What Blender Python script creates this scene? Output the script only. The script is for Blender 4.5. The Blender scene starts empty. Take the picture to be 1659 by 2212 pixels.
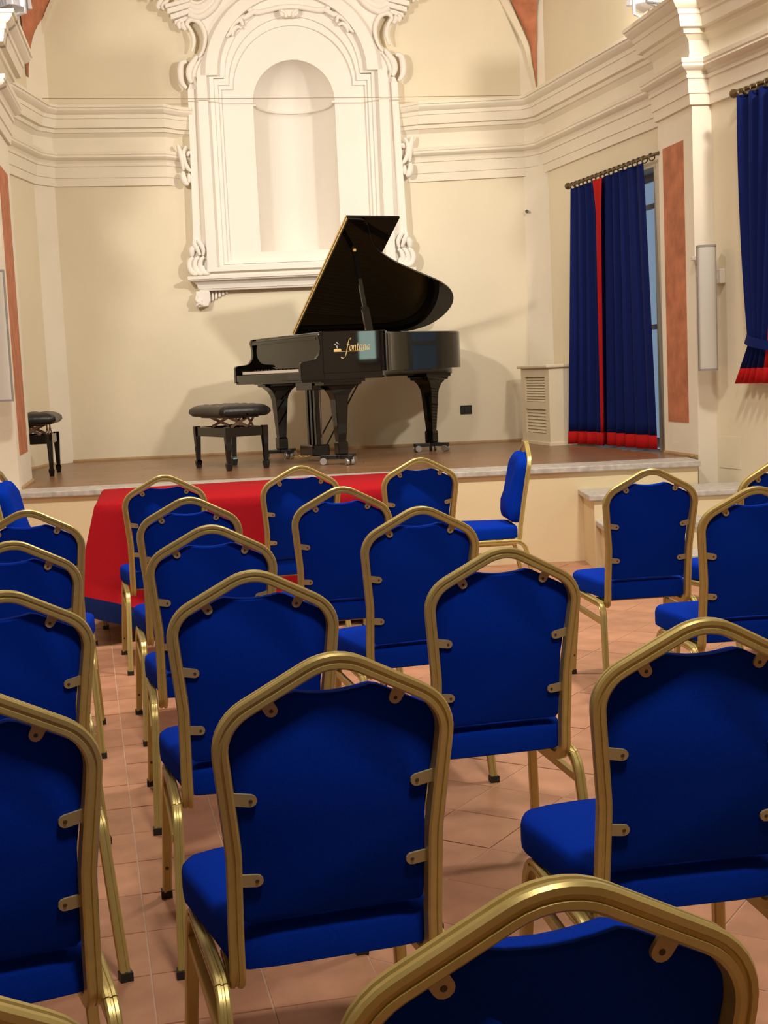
import bpy, bmesh, math, random
from mathutils import Vector, Matrix
random.seed(7)
C = bpy.context.scene.collection
SC = bpy.context.scene
pi = math.pi
def R(d): return math.radians(d)

# ------------------------------------------------------------------ camera
PITCH, ROLL, FPX, HC = .1062, .0451, 2862., 1.354
cam = bpy.data.cameras.new('camera'); camo = bpy.data.objects.new('camera', cam); C.objects.link(camo)
cam.sensor_fit = 'VERTICAL'; cam.sensor_height = 24; cam.lens = FPX*24/2212; cam.clip_start = .05
cp, sp, cr, sr = math.cos(PITCH), math.sin(PITCH), math.cos(ROLL), math.sin(ROLL)
_r, _d, _f = Vector((1, 0, 0)), Vector((0, -sp, -cp)), Vector((0, cp, -sp))
_right = cr*_r + sr*_d; _down = -sr*_r + cr*_d
camo.matrix_world = Matrix((( _right.x, -_down.x, -_f.x, 0), (_right.y, -_down.y, -_f.y, 0), (_right.z, -_down.z, -_f.z, HC), (0, 0, 0, 1)))
SC.camera = camo
# ------------------------------------------------------------------ world, lights, exposure
SC.view_settings.view_transform = 'Standard'; SC.view_settings.look = 'None'
SC.view_settings.gamma = 1; SC.view_settings.use_curve_mapping = False
SC.view_settings.exposure = 0.24
w = bpy.data.worlds.new('world'); SC.world = w; w.use_nodes = True
w.node_tree.nodes['Background'].inputs[0].default_value = (.35, .5, .8, 1)
w.node_tree.nodes['Background'].inputs[1].default_value = .8
WARM = (1.0, .92, .81)
def area(name, loc, aim, size, power, col=WARM, spread=180, parent=None):
    l = bpy.data.lights.new(name, 'AREA'); l.energy = power; l.color = col; l.shape = 'RECTANGLE'
    l.size, l.size_y = size; l.spread = R(spread)
    o = bpy.data.objects.new(name, l); C.objects.link(o)
    o.location = loc; o.rotation_euler = (Vector(aim)-Vector(loc)).to_track_quat('-Z', 'Y').to_euler()
    return o
# stage floods on the nave cornices, out of frame; nave lights are unseen overhead fill (the two seen in the picture carry their own light further down)
area('stage_light_left', (-2.45, 7.3, 3.95), (.2, 12.0, 2.7), (.22, .16), 24, spread=84)
area('stage_light_right', (2.68, 6.85, 3.95), (-1.6, 12.0, 2.9), (.22, .16), 36, spread=90)
area('nave_light_left', (-1.1, 5.5, 5.3), (-.5, 7.0, 0), (.5, .35), 57, spread=112)
area('nave_light_right', (1.5, 5.6, 5.3), (.6, 7.1, 0), (.5, .35), 60, spread=112)
area('nave_light_back', (.8, .6, 5.0), (.3, 2.6, 0), (.6, .4), 56, spread=130)  # unseen fill high over the hall for the foreground chairs
FLOOD_L, FLOOD_R = 9, 11

# ------------------------------------------------------------------ materials
def mat(name, col, rough=.5, metal=0., noise=0., scale=8., bump=0., bscale=60., spec=.5, sheen=0., coat=0., emit=0., detail=4., dark=None):
    m = bpy.data.materials.new(name); m.use_nodes = True; nt = m.node_tree; b = nt.nodes['Principled BSDF']
    b.inputs['Base Color'].default_value = (*col, 1); b.inputs['Roughness'].default_value = rough
    b.inputs['Metallic'].default_value = metal; b.inputs['Specular IOR Level'].default_value = spec
    if sheen: b.inputs['Sheen Weight'].default_value = sheen; b.inputs['Sheen Roughness'].default_value = .4; b.inputs['Sheen Tint'].default_value = (*[min(1, c*2+.05) for c in col], 1)
    if coat: b.inputs['Coat Weight'].default_value = coat; b.inputs['Coat Roughness'].default_value = .03
    if emit: b.inputs['Emission Color'].default_value = (*col, 1); b.inputs['Emission Strength'].default_value = emit
    if noise or bump:
        tc = nt.nodes.new('ShaderNodeTexCoord')
    if noise:
        n = nt.nodes.new('ShaderNodeTexNoise'); n.inputs['Scale'].default_value = scale; n.inputs['Detail'].default_value = detail
        nt.links.new(tc.outputs['Object'], n.inputs['Vector'])
        mx = nt.nodes.new('ShaderNodeMix'); mx.data_type = 'RGBA'
        d = dark or [c*(1-noise) for c in col]
        mx.inputs[6].default_value = (*d, 1); mx.inputs[7].default_value = (*[min(1, c*(1+noise)) for c in col], 1)
        rp = nt.nodes.new('ShaderNodeValToRGB'); rp.color_ramp.elements[0].position = .3; rp.color_ramp.elements[1].position = .7
        nt.links.new(n.outputs['Fac'], rp.inputs[0]); nt.links.new(rp.outputs[0], mx.inputs[0])
        nt.links.new(mx.outputs[2], b.inputs['Base Color'])
    if bump:
        n2 = nt.nodes.new('ShaderNodeTexNoise'); n2.inputs['Scale'].default_value = bscale; n2.inputs['Detail'].default_value = 3
        nt.links.new(tc.outputs['Object'], n2.inputs['Vector'])
        bp = nt.nodes.new('ShaderNodeBump'); bp.inputs['Strength'].default_value = bump; bp.inputs['Distance'].default_value = .02
        nt.links.new(n2.outputs['Fac'], bp.inputs['Height']); nt.links.new(bp.outputs[0], b.inputs['Normal'])
    return m
def rand_tint(m, amt):                       # each piece its own shade
    nt = m.node_tree; b = nt.nodes['Principled BSDF']; s = b.inputs['Base Color']
    oi = nt.nodes.new('ShaderNodeObjectInfo'); mr = nt.nodes.new('ShaderNodeMapRange')
    mr.inputs[3].default_value = 1-amt; mr.inputs[4].default_value = 1+amt
    nt.links.new(oi.outputs['Random'], mr.inputs[0])
    hs = nt.nodes.new('ShaderNodeHueSaturation'); nt.links.new(mr.outputs[0], hs.inputs['Value'])
    if s.is_linked: nt.links.new(s.links[0].from_socket, hs.inputs['Color'])
    else: hs.inputs['Color'].default_value = s.default_value
    nt.links.new(hs.outputs[0], s); return m
MA = dict(
    wall=mat('cream_paint', (.78, .70, .53), .8, noise=.035, scale=1.3, bump=.05, bscale=25, spec=.2),
    dado=mat('yellow_cream_paint', (.80, .67, .43), .8, noise=.04, scale=1.5, bump=.05, bscale=25, spec=.2),
    plaster=mat('white_plaster', (.85, .80, .73), .75, noise=.02, scale=2, bump=.04, bscale=30, spec=.2),
    moulding=mat('cream_plaster', (.83, .76, .63), .75, noise=.03, scale=2, bump=.06, bscale=30, spec=.2),
    terra=mat('terracotta_paint', (.50, .19, .10), .7, noise=.22, scale=9, bump=.05, bscale=30, detail=8, spec=.2),
    tile=rand_tint(mat('terracotta_tile', (.47, .235, .14), .42, noise=.16, scale=7, bump=.12, bscale=18, detail=6, spec=.4), .10),
    grout=mat('tile_grout', (.52, .33, .23), .9, noise=.1, scale=20),
    deck=rand_tint(mat('stage_board', (.255, .132, .066), .32, noise=.12, scale=5, detail=8), .05),
    marble=mat('grey_marble', (.52, .48, .44), .45, noise=.22, scale=22, detail=8),
    wood=mat('base_wood', (.40, .25, .12), .5, noise=.15, scale=12),
    gold=mat('gold_tube', (.57, .46, .165), .36, metal=.5, noise=.06, scale=30),
    bracket=mat('brass_bracket', (.47, .38, .19), .45, metal=.25),
    screw=mat('dark_screw', (.10, .08, .05), .5, metal=.6),
    blue=mat('blue_fabric', (.0013, .029, .37), .9, noise=.10, scale=300, bump=.10, bscale=900, spec=.04, sheen=.05),
    cap=mat('black_rubber', (.012, .012, .012), .6),
    black=mat('black_lacquer', (.0035, .003, .0028), .035, spec=.45),
    leather=mat('black_leather', (.012, .011, .011), .33, bump=.15, bscale=120, spec=.5),
    ivory=mat('white_keys', (.88, .80, .72), .25),
    brassy=mat('gilt_letter', (.75, .52, .20), .4, metal=.4),
    silver=mat('silver_letter', (.75, .74, .72), .35, metal=.3),
    steel=mat('bright_steel', (.62, .60, .57), .28, metal=.9),
    bronze=mat('bronze_plate', (.45, .28, .09), .35, metal=.7),
    string=mat('string_steel', (.5, .45, .35), .3, metal=1),
    pinkbar=mat('scissor_bar', (.50, .33, .26), .45, metal=.4),
    red=mat('red_cloth', (.36, .008, .013), .85, noise=.10, scale=200, bump=.06, bscale=500, spec=.08, sheen=.08),
    hem=mat('navy_cloth', (.004, .012, .075), .85, noise=.1, scale=200, spec=.15, sheen=.1),
    curtain=mat('blue_velvet', (.002, .009, .088), .8, noise=.12, scale=160, spec=.15, sheen=.25),
    curtred=mat('red_velvet', (.42, .008, .008), .8, noise=.1, scale=160, spec=.15, sheen=.2),
    rod=mat('dark_brass', (.16, .11, .055), .4, metal=.7),
    lou=mat('cover_paint', (.73, .62, .43), .6, noise=.03, scale=4),
    grille=mat('speaker_grille', (.60, .56, .50), .6, bump=.15, bscale=700),
    spk=mat('speaker_case', (.30, .28, .26), .5),
    white=mat('white_plastic', (.80, .74, .64), .5),
    lampgrey=mat('lamp_grey', (.42, .40, .42), .4, metal=.5),
    lampglow=mat('lamp_glass', (1., .9, .74), .3, emit=5.),
    dplate=mat('black_plate', (.012, .012, .014), .35),
    glass=mat('dusk_window_pane', (.22, .31, .42), .2, emit=.65),
    daypane=mat('daylit_pane', (.70, .95, .82), .2, emit=6.),
    frame=mat('window_frame', (.70, .68, .64), .5),
    wire=mat('thin_wire', (.30, .24, .17), .6),
    vault=mat('vault_paint', (.80, .73, .57), .8, noise=.03, scale=1.5, spec=.2),
)

# ------------------------------------------------------------------ mesh helpers
class MB:
    def __init__(s): s.v = []; s.f = []; s.mi = []
    def add(s, vs, fs, mi=0):
        o = len(s.v); s.v += [Vector(p) for p in vs]; s.f += [[i+o for i in f] for f in fs]; s.mi += [mi]*len(fs); return s
    def box(s, x0, x1, y0, y1, z0, z1, M=None, mi=0):
        vs = [Vector((x, y, z)) for z in (z0, z1) for y in (y0, y1) for x in (x0, x1)]
        if M: vs = [M @ v for v in vs]
        return s.add(vs, [[0, 2, 3, 1], [4, 5, 7, 6], [0, 1, 5, 4], [2, 6, 7, 3], [0, 4, 6, 2], [1, 3, 7, 5]], mi)
    def prism(s, poly, c0, c1, fn, mi=0):    # fn(a,b,c) -> point; poly in (a,b)
        n = len(poly)
        vs = [fn(a, b, c0) for a, b in poly]+[fn(a, b, c1) for a, b in poly]
        fs = [list(range(n))[::-1], list(range(n, 2*n))]+[[i, (i+1) % n, n+(i+1) % n, n+i] for i in range(n)]
        return s.add(vs, fs, mi)
    def tube(s, pts, r, n=8, mi=0, closed=False):
        pts = [Vector(p) for p in pts]; prof = [(math.cos(2*pi*i/n), math.sin(2*pi*i/n)) for i in range(n)]
        return s.sweep(pts, prof, r, closed=closed, mi=mi)
    def sweep(s, pts, prof, r=1., ref=None, closed=False, mi=0, miter=False):
        pts = [Vector(p) for p in pts]; N = len(pts); n = len(prof)
        def tan(i):
            if closed: a, b = pts[(i-1) % N], pts[(i+1) % N]
            else: a, b = pts[max(i-1, 0)], pts[min(i+1, N-1)]
            return (b-a).normalized()
        t = tan(0)
        if ref is None:
            ref = Vector((0, 0, 1)) if abs(t.z) < .9 else Vector((0, 1, 0))
        A = (Vector(ref)-t*t.dot(Vector(ref))).normalized()
        vs = []
        for i in range(N):
            t2 = tan(i); A = t.rotation_difference(t2) @ A; A = (A-t2*t2.dot(A)).normalized(); t = t2
            B = t.cross(A); k = r[i] if isinstance(r, (list, tuple)) else r
            vs += [pts[i]+(A*a+B*b)*k for a, b in prof]
        fs = []
        for i in range(N if closed else N-1):
            j = (i+1) % N
            fs += [[i*n+q, i*n+(q+1) % n, j*n+(q+1) % n, j*n+q] for q in range(n)]
        if not closed: fs += [list(range(n))[::-1], list(range((N-1)*n, N*n))]
        return s.add(vs, fs, mi)
    def lathe(s, prof, org, n=12, fn=None, mi=0):   # prof (r,h); fn maps (x,y,h)
        org = Vector(org); fn = fn or (lambda x, y, h: Vector((x, y, h)))
        vs = []; m = len(prof)
        for r, h in prof: vs += [org+fn(r*math.cos(2*pi*k/n), r*math.sin(2*pi*k/n), h) for k in range(n)]
        fs = [[i*n+k, i*n+(k+1) % n, (i+1)*n+(k+1) % n, (i+1)*n+k] for i in range(m-1) for k in range(n)]
        fs += [list(range(n))[::-1], list(range((m-1)*n, m*n))]
        return s.add(vs, fs, mi)
    def grid(s, fn, nu, nv, mi=0, mfn=None):
        vs = [fn(i/nu, j/nv) for j in range(nv+1) for i in range(nu+1)]; k = nu+1
        o = len(s.v); s.v += [Vector(p) for p in vs]
        for j in range(nv):
            for i in range(nu):
                s.f.append([o+j*k+i, o+j*k+i+1, o+(j+1)*k+i+1, o+(j+1)*k+i]); s.mi.append(mfn(i/nu, j/nv) if mfn else mi)
        return s
    def rings(s, rs, mi=0, cap0=True, cap1=True):   # list of equal-length closed rings
        n = len(rs[0]); o = []
        for r in rs: o += r
        fs = [[i*n+k, i*n+(k+1) % n, (i+1)*n+(k+1) % n, (i+1)*n+k] for i in range(len(rs)-1) for k in range(n)]
        if cap0: fs.append(list(range(n))[::-1])
        if cap1: fs.append(list(range((len(rs)-1)*n, len(rs)*n)))
        return s.add(o, fs, mi)
    def mesh(s, name, m, smooth=0):
        me = bpy.data.meshes.new(name); me.from_pydata([tuple(p) for p in s.v], [], s.f)
        for q in (m if isinstance(m, (list, tuple)) else [m]): me.materials.append(q)
        me.polygons.foreach_set('material_index', s.mi)
        bm = bmesh.new(); bm.from_mesh(me); bmesh.ops.recalc_face_normals(bm, faces=bm.faces); bm.to_mesh(me); bm.free()
        if smooth:
            me.polygons.foreach_set('use_smooth', [True]*len(me.polygons)); me.set_sharp_from_angle(angle=R(smooth))
        me.update(); return me
    def obj(s, name, m, parent=None, smooth=0, bevel=0, segs=2):
        o = bpy.data.objects.new(name, s.mesh(name, m, smooth)); C.objects.link(o)
        if parent: o.parent = parent
        if bevel:
            b = o.modifiers.new('bevel', 'BEVEL'); b.width = bevel; b.segments = segs; b.limit_method = 'ANGLE'; b.angle_limit = R(40)
        return o
def tag(o, label=None, cat=None, group=None, kind=None):
    for k, v in (('label', label), ('category', cat), ('group', group), ('kind', kind)):
        if v: o[k] = v
    return o
def thing(name, label, cat, loc=(0, 0, 0), rz=0, group=None):
    o = bpy.data.objects.new(name, None); C.objects.link(o); o.empty_display_size = .1
    o.location = loc; o.rotation_euler = (0, 0, rz); return tag(o, label, cat, group)
def struct(o, label=None): o['kind'] = 'structure'; return tag(o, label)
def copy_tree(o, parent=None):
    c = o.copy(); C.objects.link(c); c.parent = parent
    for ch in o.children: copy_tree(ch, c)
    return c
def fillet(pts, rad, seg=6):
    pts = [Vector(p) for p in pts]; out = [pts[0]]
    for i in range(1, len(pts)-1):
        a, p, b = pts[i-1], pts[i], pts[i+1]; r = rad[i-1] if isinstance(rad, (list, tuple)) else rad
        u, v = (a-p).normalized(), (b-p).normalized(); ang = u.angle(v)
        if r <= 0 or ang > pi-.01: out.append(p); continue
        d = min(r/math.tan(ang/2), .49*(a-p).length, .49*(b-p).length); r2 = d*math.tan(ang/2)
        c = p+(u+v).normalized()*(r2/math.sin(ang/2)); s, e = p+u*d-c, p+v*d-c
        tot = s.angle(e)
        for k in range(seg+1):
            t = k/seg; out.append(c+(s*math.sin((1-t)*tot)+e*math.sin(t*tot))/math.sin(tot))
    out.append(pts[-1]); return out
def spline(pts, n=6, closed=False):
    P = [Vector((*p, 0)) if len(p) == 2 else Vector(p) for p in pts]; out = []; N = len(P)
    for i in range(N if closed else N-1):
        if closed: p0, p1, p2, p3 = P[(i-1) % N], P[i], P[(i+1) % N], P[(i+2) % N]
        else: p0, p1, p2, p3 = P[max(i-1, 0)], P[i], P[i+1], P[min(i+2, N-1)]
        for k in range(n):
            t = k/n; out.append(.5*((2*p1)+(p2-p0)*t+(2*p0-5*p1+4*p2-p3)*t*t+(3*p1-p0-3*p2+p3)*t**3))
    if not closed: out.append(P[-1])
    return out
class Plane:                                  # upright wall plane: s along, z up, w out into the room
    def __init__(s, p, q, flip=False):
        s.p = Vector((*p, 0)); d = Vector((*q, 0))-s.p; s.L = d.length; s.u = d/s.L
        s.n = Vector((s.u.y, -s.u.x, 0)) if not flip else Vector((-s.u.y, s.u.x, 0))
    def __call__(s, a, z, w=0): return s.p+s.u*a+s.n*w+Vector((0, 0, z))
HS = .65                                     # stage height
BW = Plane((-2.80, 12.06), (1.285, 12.25))           # back wall, s grows to the right, w to the camera
CH_L = Plane((-2.93, 11.84), (-2.80, 12.06))
LA = Plane((-3.08, 9.80), (-2.93, 11.84))            # left wall of the stage
RA = Plane((1.567, 12.2), (2.13, 10.1))              # right wall of the stage
PF = Plane((2.105, 9.82), (2.21, 9.22))              # right pilaster, inner face
PFF = Plane((2.21, 9.22), (2.345, 9.235))            # right pilaster, front face
NV = Plane((2.345, 9.235), (2.55, 8.57))             # right nave wall
PL = Plane((-2.47, 9.0), (-2.605, 9.85))             # left pilaster, inner face
TOP = 5.7
BWR = 4.25                                           # back wall runs to s = 4.25
# ------------------------------------------------------------------ walls
def quad(mb, P, s0, s1, z0, z1, w=0): mb.add([P(s0, z0, w), P(s1, z0, w), P(s1, z1, w), P(s0, z1, w)], [[0, 1, 2, 3]])
NCX, NR, NZB, NZS = 2.163, .365, 2.468, 3.775        # niche: centre, half width, sill, springing
ND = .46
def niche_loop(grow=0, n=24):
    pts = [(NCX-NR-grow, NZB-grow), (NCX-NR-grow, NZS)]
    pts += [(NCX-(NR+grow)*math.cos(pi*k/n), NZS+(NR+grow)*math.sin(pi*k/n)) for k in range(1, n)]
    return pts+[(NCX+NR+grow, NZS), (NCX+NR+grow, NZB-grow)]
def holed(outer, hole, P, w0, w1=None):
    """a plate (outer outline with one hole), thick from w1 to w0; w1 None = a single sheet"""
    bm = bmesh.new()
    def loop(pts):
        vs = [bm.verts.new(P(a, z, w0)) for a, z in pts]
        return [bm.edges.new((vs[i], vs[(i+1) % len(vs)])) for i in range(len(vs))]
    es = loop(outer)+(loop(hole) if hole else [])
    bmesh.ops.triangle_fill(bm, use_beauty=True, use_dissolve=False, edges=es)
    mb = MB(); bm.verts.index_update(); vs = [v.co.copy() for v in bm.verts]; fs = [[v.index for v in f.verts] for f in bm.faces]; bm.free()
    mb.add(vs, fs)
    if w1 is not None:
        for pts in (outer, hole or []):
            n = len(pts)
            if n: mb.add([P(a, z, w0) for a, z in pts]+[P(a, z, w1) for a, z in pts], [[i, (i+1) % n, n+(i+1) % n, n+i] for i in range(n)])
    return mb
wb = struct(holed([(0, 0), (BWR, 0), (BWR, TOP), (0, TOP)], niche_loop(), BW, 0).obj('wall_back', MA['wall']), 'cream back wall of the stage with a round-headed niche')
mb = MB()                                            # the niche itself: half-round, with a quarter-dome head
def npt(th, z, k=1.): return BW(NCX-NR*k*math.cos(th), z, -ND*k*math.sin(th))
mb.grid(lambda u, v: npt(pi*u, NZB+(NZS-NZB)*v), 28, 1)
mb.grid(lambda u, v: BW(NCX-NR*math.cos(pi*u), NZS+NR*math.sin(pi*u)*math.sin(pi/2*v), -ND*math.sin(pi*u)*math.cos(pi/2*v)), 28, 10)
mb.add([npt(pi*k/28, NZB) for k in range(29)], [list(range(29))])
mb.obj('niche', MA['plaster'], wb, smooth=50)
mb = MB(); path = [npt(pi*k/28, NZS-.012, .985) for k in range(29)]
mb.sweep(path, [(-.012, -.016), (.012, -.02), (.012, .02), (-.012, .02)], ref=(0, 0, 1)); mb.obj('niche_ledge', MA['plaster'], wb)

wl = MB(); quad(wl, LA, 0, LA.L, 0, TOP); wl = struct(wl.obj('wall_left', MA['wall']), 'cream left wall of the stage and hall')
mb = MB(); quad(mb, CH_L, 0, CH_L.L, 0, TOP)
mb.obj('corner_strip', MA['moulding'], wl)
mb = MB()                                            # left pilaster: inner face, front face, back return
pin, pout = PL(0, 0), PL(PL.L, 0); lf = Vector((-4.2, 8.86, 0))
mb.prism([(lf.x, lf.y), (pin.x, pin.y), (pout.x, pout.y), (-3.2, 9.95), (-4.2, 9.95)], 0, TOP, lambda a, b, c: Vector((a, b, c)))
pil = mb.obj('pilaster', MA['moulding'], wl)
def wall_panel(P, s0, s1, z0, z1, parent, w=.003, name='painted_panel'):
    o = MB().prism([(s0, z0), (s1, z0), (s1, z1), (s0, z1)], 0, w, lambda a, b, c: P(a, b, c)).obj(name, MA['terra'], parent)
    tag(o, 'terracotta coloured painted panel'); return o
wall_panel(PL, .13, .66, .885, 2.86, pil)
mb = MB(); mb.prism([(-3.4, 8.9), (-3.7, 8.9), (-3.2, -3.2), (-2.9, -3.2)], 0, TOP, lambda a, b, c: Vector((a, b, c))); mb.obj('nave_wall', MA['wall'], wl)

wr = MB()
WS0, WS1, WZ1 = .62, 2.165, 2.775                    # the window opening in the right stage wall
quad(wr, RA, -.25, WS0, 0, TOP); quad(wr, RA, WS0, WS1, WZ1, TOP); quad(wr, RA, WS1, 2.6, 0, TOP)
for (s0, z0, s1, z1) in ((WS0, HS, WS0, WZ1), (WS1, HS, WS1, WZ1), (WS0, WZ1, WS1, WZ1)):
    wr.add([RA(s0, z0), RA(s1, z1), RA(s1, z1, -.3), RA(s0, z0, -.3)], [[0, 1, 2, 3]])
quad(wr, RA, WS0, WS1, 0, HS)
wr = struct(wr.obj('wall_right', MA['wall']), 'cream right wall of the stage and hall')
chr_ = Plane((1.40, 12.255), (1.60, 12.075)); mb = MB(); quad(mb, chr_, 0, chr_.L, 0, TOP); mb.obj('corner_strip', MA['moulding'], wr)
mb = MB(); a, b, c_ = PF(0, 0), PF(PF.L, 0), PFF(PFF.L, 0)
mb.prism([(a.x, a.y), (b.x, b.y), (c_.x, c_.y), (2.75, 9.3), (2.75, 9.9), (a.x+.15, a.y+.04)], 0, TOP, lambda a, b, c: Vector((a, b, c)))
pir = mb.obj('pilaster', MA['moulding'], wr); wall_panel(PF, .085, .455, .89, 2.845, pir)
mb = MB(); q = NV(NV.L, 0)
mb.prism([(c_.x, c_.y), (q.x, q.y), (4.2, -3.2), (4.6, -3.2), (3.1, 9.3)], 0, TOP, lambda a, b, c: Vector((a, b, c))); mb.obj('nave_wall', MA['wall'], wr)
o = MB().prism([(.03, .58), (.30, .58), (.30, .80), (.03, .80)], 0, .004, lambda a, b, c: NV(a, b, c)).obj('access_panel', MA['wall'], wr, bevel=.0015); tag(o, 'flush painted access panel')
bk = MB().box(-4.5, 5, -3.3, -3.2, 0, TOP).obj('wall_rear', MA['wall']); struct(bk, 'plain cream wall behind the viewer')
# window 1
wn = MB().box(0, 0, 0, 0, 0, 0); wn = MB()
for (s0, s1, z0, z1) in ((WS0, WS0+.06, HS, WZ1), (WS1-.05, WS1, HS, WZ1), (WS0, WS1, WZ1-.06, WZ1), (WS0, WS1, HS, HS+.08)):
    wn.prism([(s0, z0), (s1, z0), (s1, z1), (s0, z1)], -.2, -.15, lambda a, b, c: RA(a, b, c))
wn = struct(wn.obj('window_1', MA['frame']), 'tall window behind the blue curtains on the right of the stage')
for s in (1.02, 1.60):
    MB().prism([(s-.03, HS+.08), (s+.03, HS+.08), (s+.03, WZ1-.06), (s-.03, WZ1-.06)], -.195, -.155, lambda a, b, c: RA(a, b, c)).obj('mullion', MA['frame'], wn)
for z in (1.6, 2.53):
    MB().prism([(WS0+.06, z-.02), (WS1-.05, z-.02), (WS1-.05, z+.02), (WS0+.06, z+.02)], -.195, -.155, lambda a, b, c: RA(a, b, c)).obj('glazing_bar', MA['frame'], wn)
for s0, s1 in ((WS0+.06, .99), (1.05, 1.57), (1.63, WS1-.05)):
    for z0, z1 in ((HS+.08, 1.58), (1.62, 2.51), (2.55, WZ1-.06)):
        MB().prism([(s0, z0), (s1, z0), (s1, z1), (s0, z1)], -.182, -.174, lambda a, b, c: RA(a, b, c)).obj('pane', MA['glass'], wn)
N2 = Plane((2.55, 8.57), (4.2, -3.2))
w2 = MB()
for (s0, s1, z0, z1) in ((.30, .345, 1.44, 3.0), (.60, .645, 1.44, 3.0), (.30, .645, 2.96, 3.0), (.30, .645, 1.44, 1.48)):
    w2.prism([(s0, z0), (s1, z0), (s1, z1), (s0, z1)], 0, .03, lambda a, b, c: N2(a, b, c))
w2 = struct(w2.obj('window_2', MA['frame']), 'daylit window of the hall right of the gathered curtain')
for z0, z1 in ((1.48, 2.2), (2.24, 2.96)):
    MB().prism([(.345, z0), (.60, z0), (.60, z1), (.345, z1)], .006, .012, lambda a, b, c: N2(a, b, c)).obj('pane', MA['daypane'], w2)
MB().prism([(.345, 2.2), (.60, 2.2), (.60, 2.24), (.345, 2.24)], 0, .025, lambda a, b, c: N2(a, b, c)).obj('glazing_bar', MA['frame'], w2)
# ------------------------------------------------------------------ ceiling and the painted vault corners
ce = MB().box(-4.5, 5, -3.3, 13, TOP, TOP+.1).obj('ceiling', MA['vault']); struct(ce, 'cream ceiling of the hall')
def web(backpts, sidepts, toward):
    n = len(backpts); mid = []
    for i in range(n):
        b, s = Vector(backpts[i]), Vector(sidepts[i]); m = (b+s)/2; d = (b-s).length
        mid.append(m+Vector(toward)*d*.22)
    mb = MB().add([*backpts, *mid, *sidepts], [[i, i+1, n+i+1, n+i] for i in range(n-1)]+[[n+i, n+i+1, 2*n+i+1, 2*n+i] for i in range(n-1)])
    return tag(mb.obj('vault_web', MA['terra'], ce, smooth=60), 'terracotta painted vault corner')
bl = spline([(-.17, 4.03), (-.145, 4.2), (-.045, 4.468), (.075, 4.72), (.30, 5.05), (.8, 5.45), (1.4, TOP)], 4)
br = spline([(1.523, 12.125, 3.715), (1.521, 12.128, 3.85), (1.503, 12.145, 4.02), (1.475, 12.172, 4.215), (*BW(4.133, 0, .015).xy, 4.594), (*BW(3.9, 0, .015).xy, 4.98), (*BW(3.4, 0, .015).xy, 5.4), (*BW(2.85, 0, .015).xy, TOP)], 4)
bs = spline([(1.527, 12.121, 3.715), (1.529, 12.119, 3.85), (1.533, 12.115, 4.02), (1.540, 12.105, 4.215), (1.56, 12.06, 4.594), (1.65, 11.75, 4.98), (1.79, 11.25, 5.4), (1.93, 10.7, TOP)], 4)
web([BW(p.x, p.y, .01) for p in bl], [LA(LA.L-.02-.45*max(0, p.y-4.03)**1.6*.35, p.y, .015) for p in bl], (.6, -.75, -.2))
web(br, bs, (-.6, -.75, -.2))
mb = MB(); mb.sweep([p-BW.u*(.012+.05*min(1, max(0, p.z-3.75)/.8)) for p in br], [(-.025, -.03), (.015, -.03), (.015, .03), (-.025, .03)], [min(1, .3+max(0, p.z-3.75)) for p in br], ref=BW.n); mb.obj('arch_band', MA['vault'], ce, smooth=40)
mb = MB(); mb.sweep([BW(p.x+.03, p.y, .012) for p in bl], [(-.025, -.02), (.01, -.02), (.01, .02), (-.025, .02)], ref=BW.n); mb.obj('arch_band', MA['vault'], ce, smooth=40)
# ------------------------------------------------------------------ cornices
CORN = [(0, -.03), (0, .022), (.068, .026), (.072, .036), (.164, .040), (.168, .052), (.190, .055), (.193, .045), (.215, .060), (.228, .092), (.240, .104), (.256, .100), (.262, .108), (.288, .112),
        (.292, .030), (.34, .016), (.42, .022), (.452, .060), (.456, .078), (.486, .082), (.490, .118), (.562, .132), (.566, .142), (.596, .146), (.606, .168), (.630, .190), (.645, .192), (.648, .205), (.672, .208), (.675, -.03)]
def cornice(name, plan, label):
    """plan: (x, y, z, scale) points with the room on the left-hand side of the run"""
    n = len(plan); P = [Vector((p[0], p[1], 0)) for p in plan]; rings = []
    for i in range(n):
        d0 = (P[i]-P[i-1]).normalized() if i else (P[1]-P[0]).normalized()
        d1 = (P[i+1]-P[i]).normalized() if i < n-1 else d0
        n0, n1 = Vector((d0.y, -d0.x, 0)), Vector((d1.y, -d1.x, 0)); m = (n0+n1).normalized(); k = 1/max(.45, m.dot(n0))
        rings.append([P[i]+m*(q*plan[i][3]*k)+Vector((0, 0, plan[i][2]+h)) for h, q in CORN])
    mb = MB()
    for i in range(n-1):
        m = len(CORN); mb.add(rings[i]+rings[i+1], [[k, k+1, m+k+1, m+k] for k in range(m-1)])
    for r in (rings[0], rings[-1]): mb.add(r, [list(range(len(r)))])
    return struct(mb.obj(name, MA['moulding'], smooth=25), label)
def W2(P, s, w=0): v = P(s, 0, w); return (v.x, v.y)
cornice('trim_1', [(*W2(PL, -.02), 3.10, 1), (*W2(PL, PL.L), 3.10, 1), (-3.068, 9.9, 3.11, 1), (*W2(LA, LA.L), 3.11, 1), (*W2(BW, .0), 3.11, 1),
        (*W2(BW, 1.00), 3.085, 1), (*W2(BW, 1.13, -.03), 3.07, .80), (*W2(BW, 1.26, -.03), 3.06, .72)], 'moulded plaster cornice running round the left side of the stage')
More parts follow.
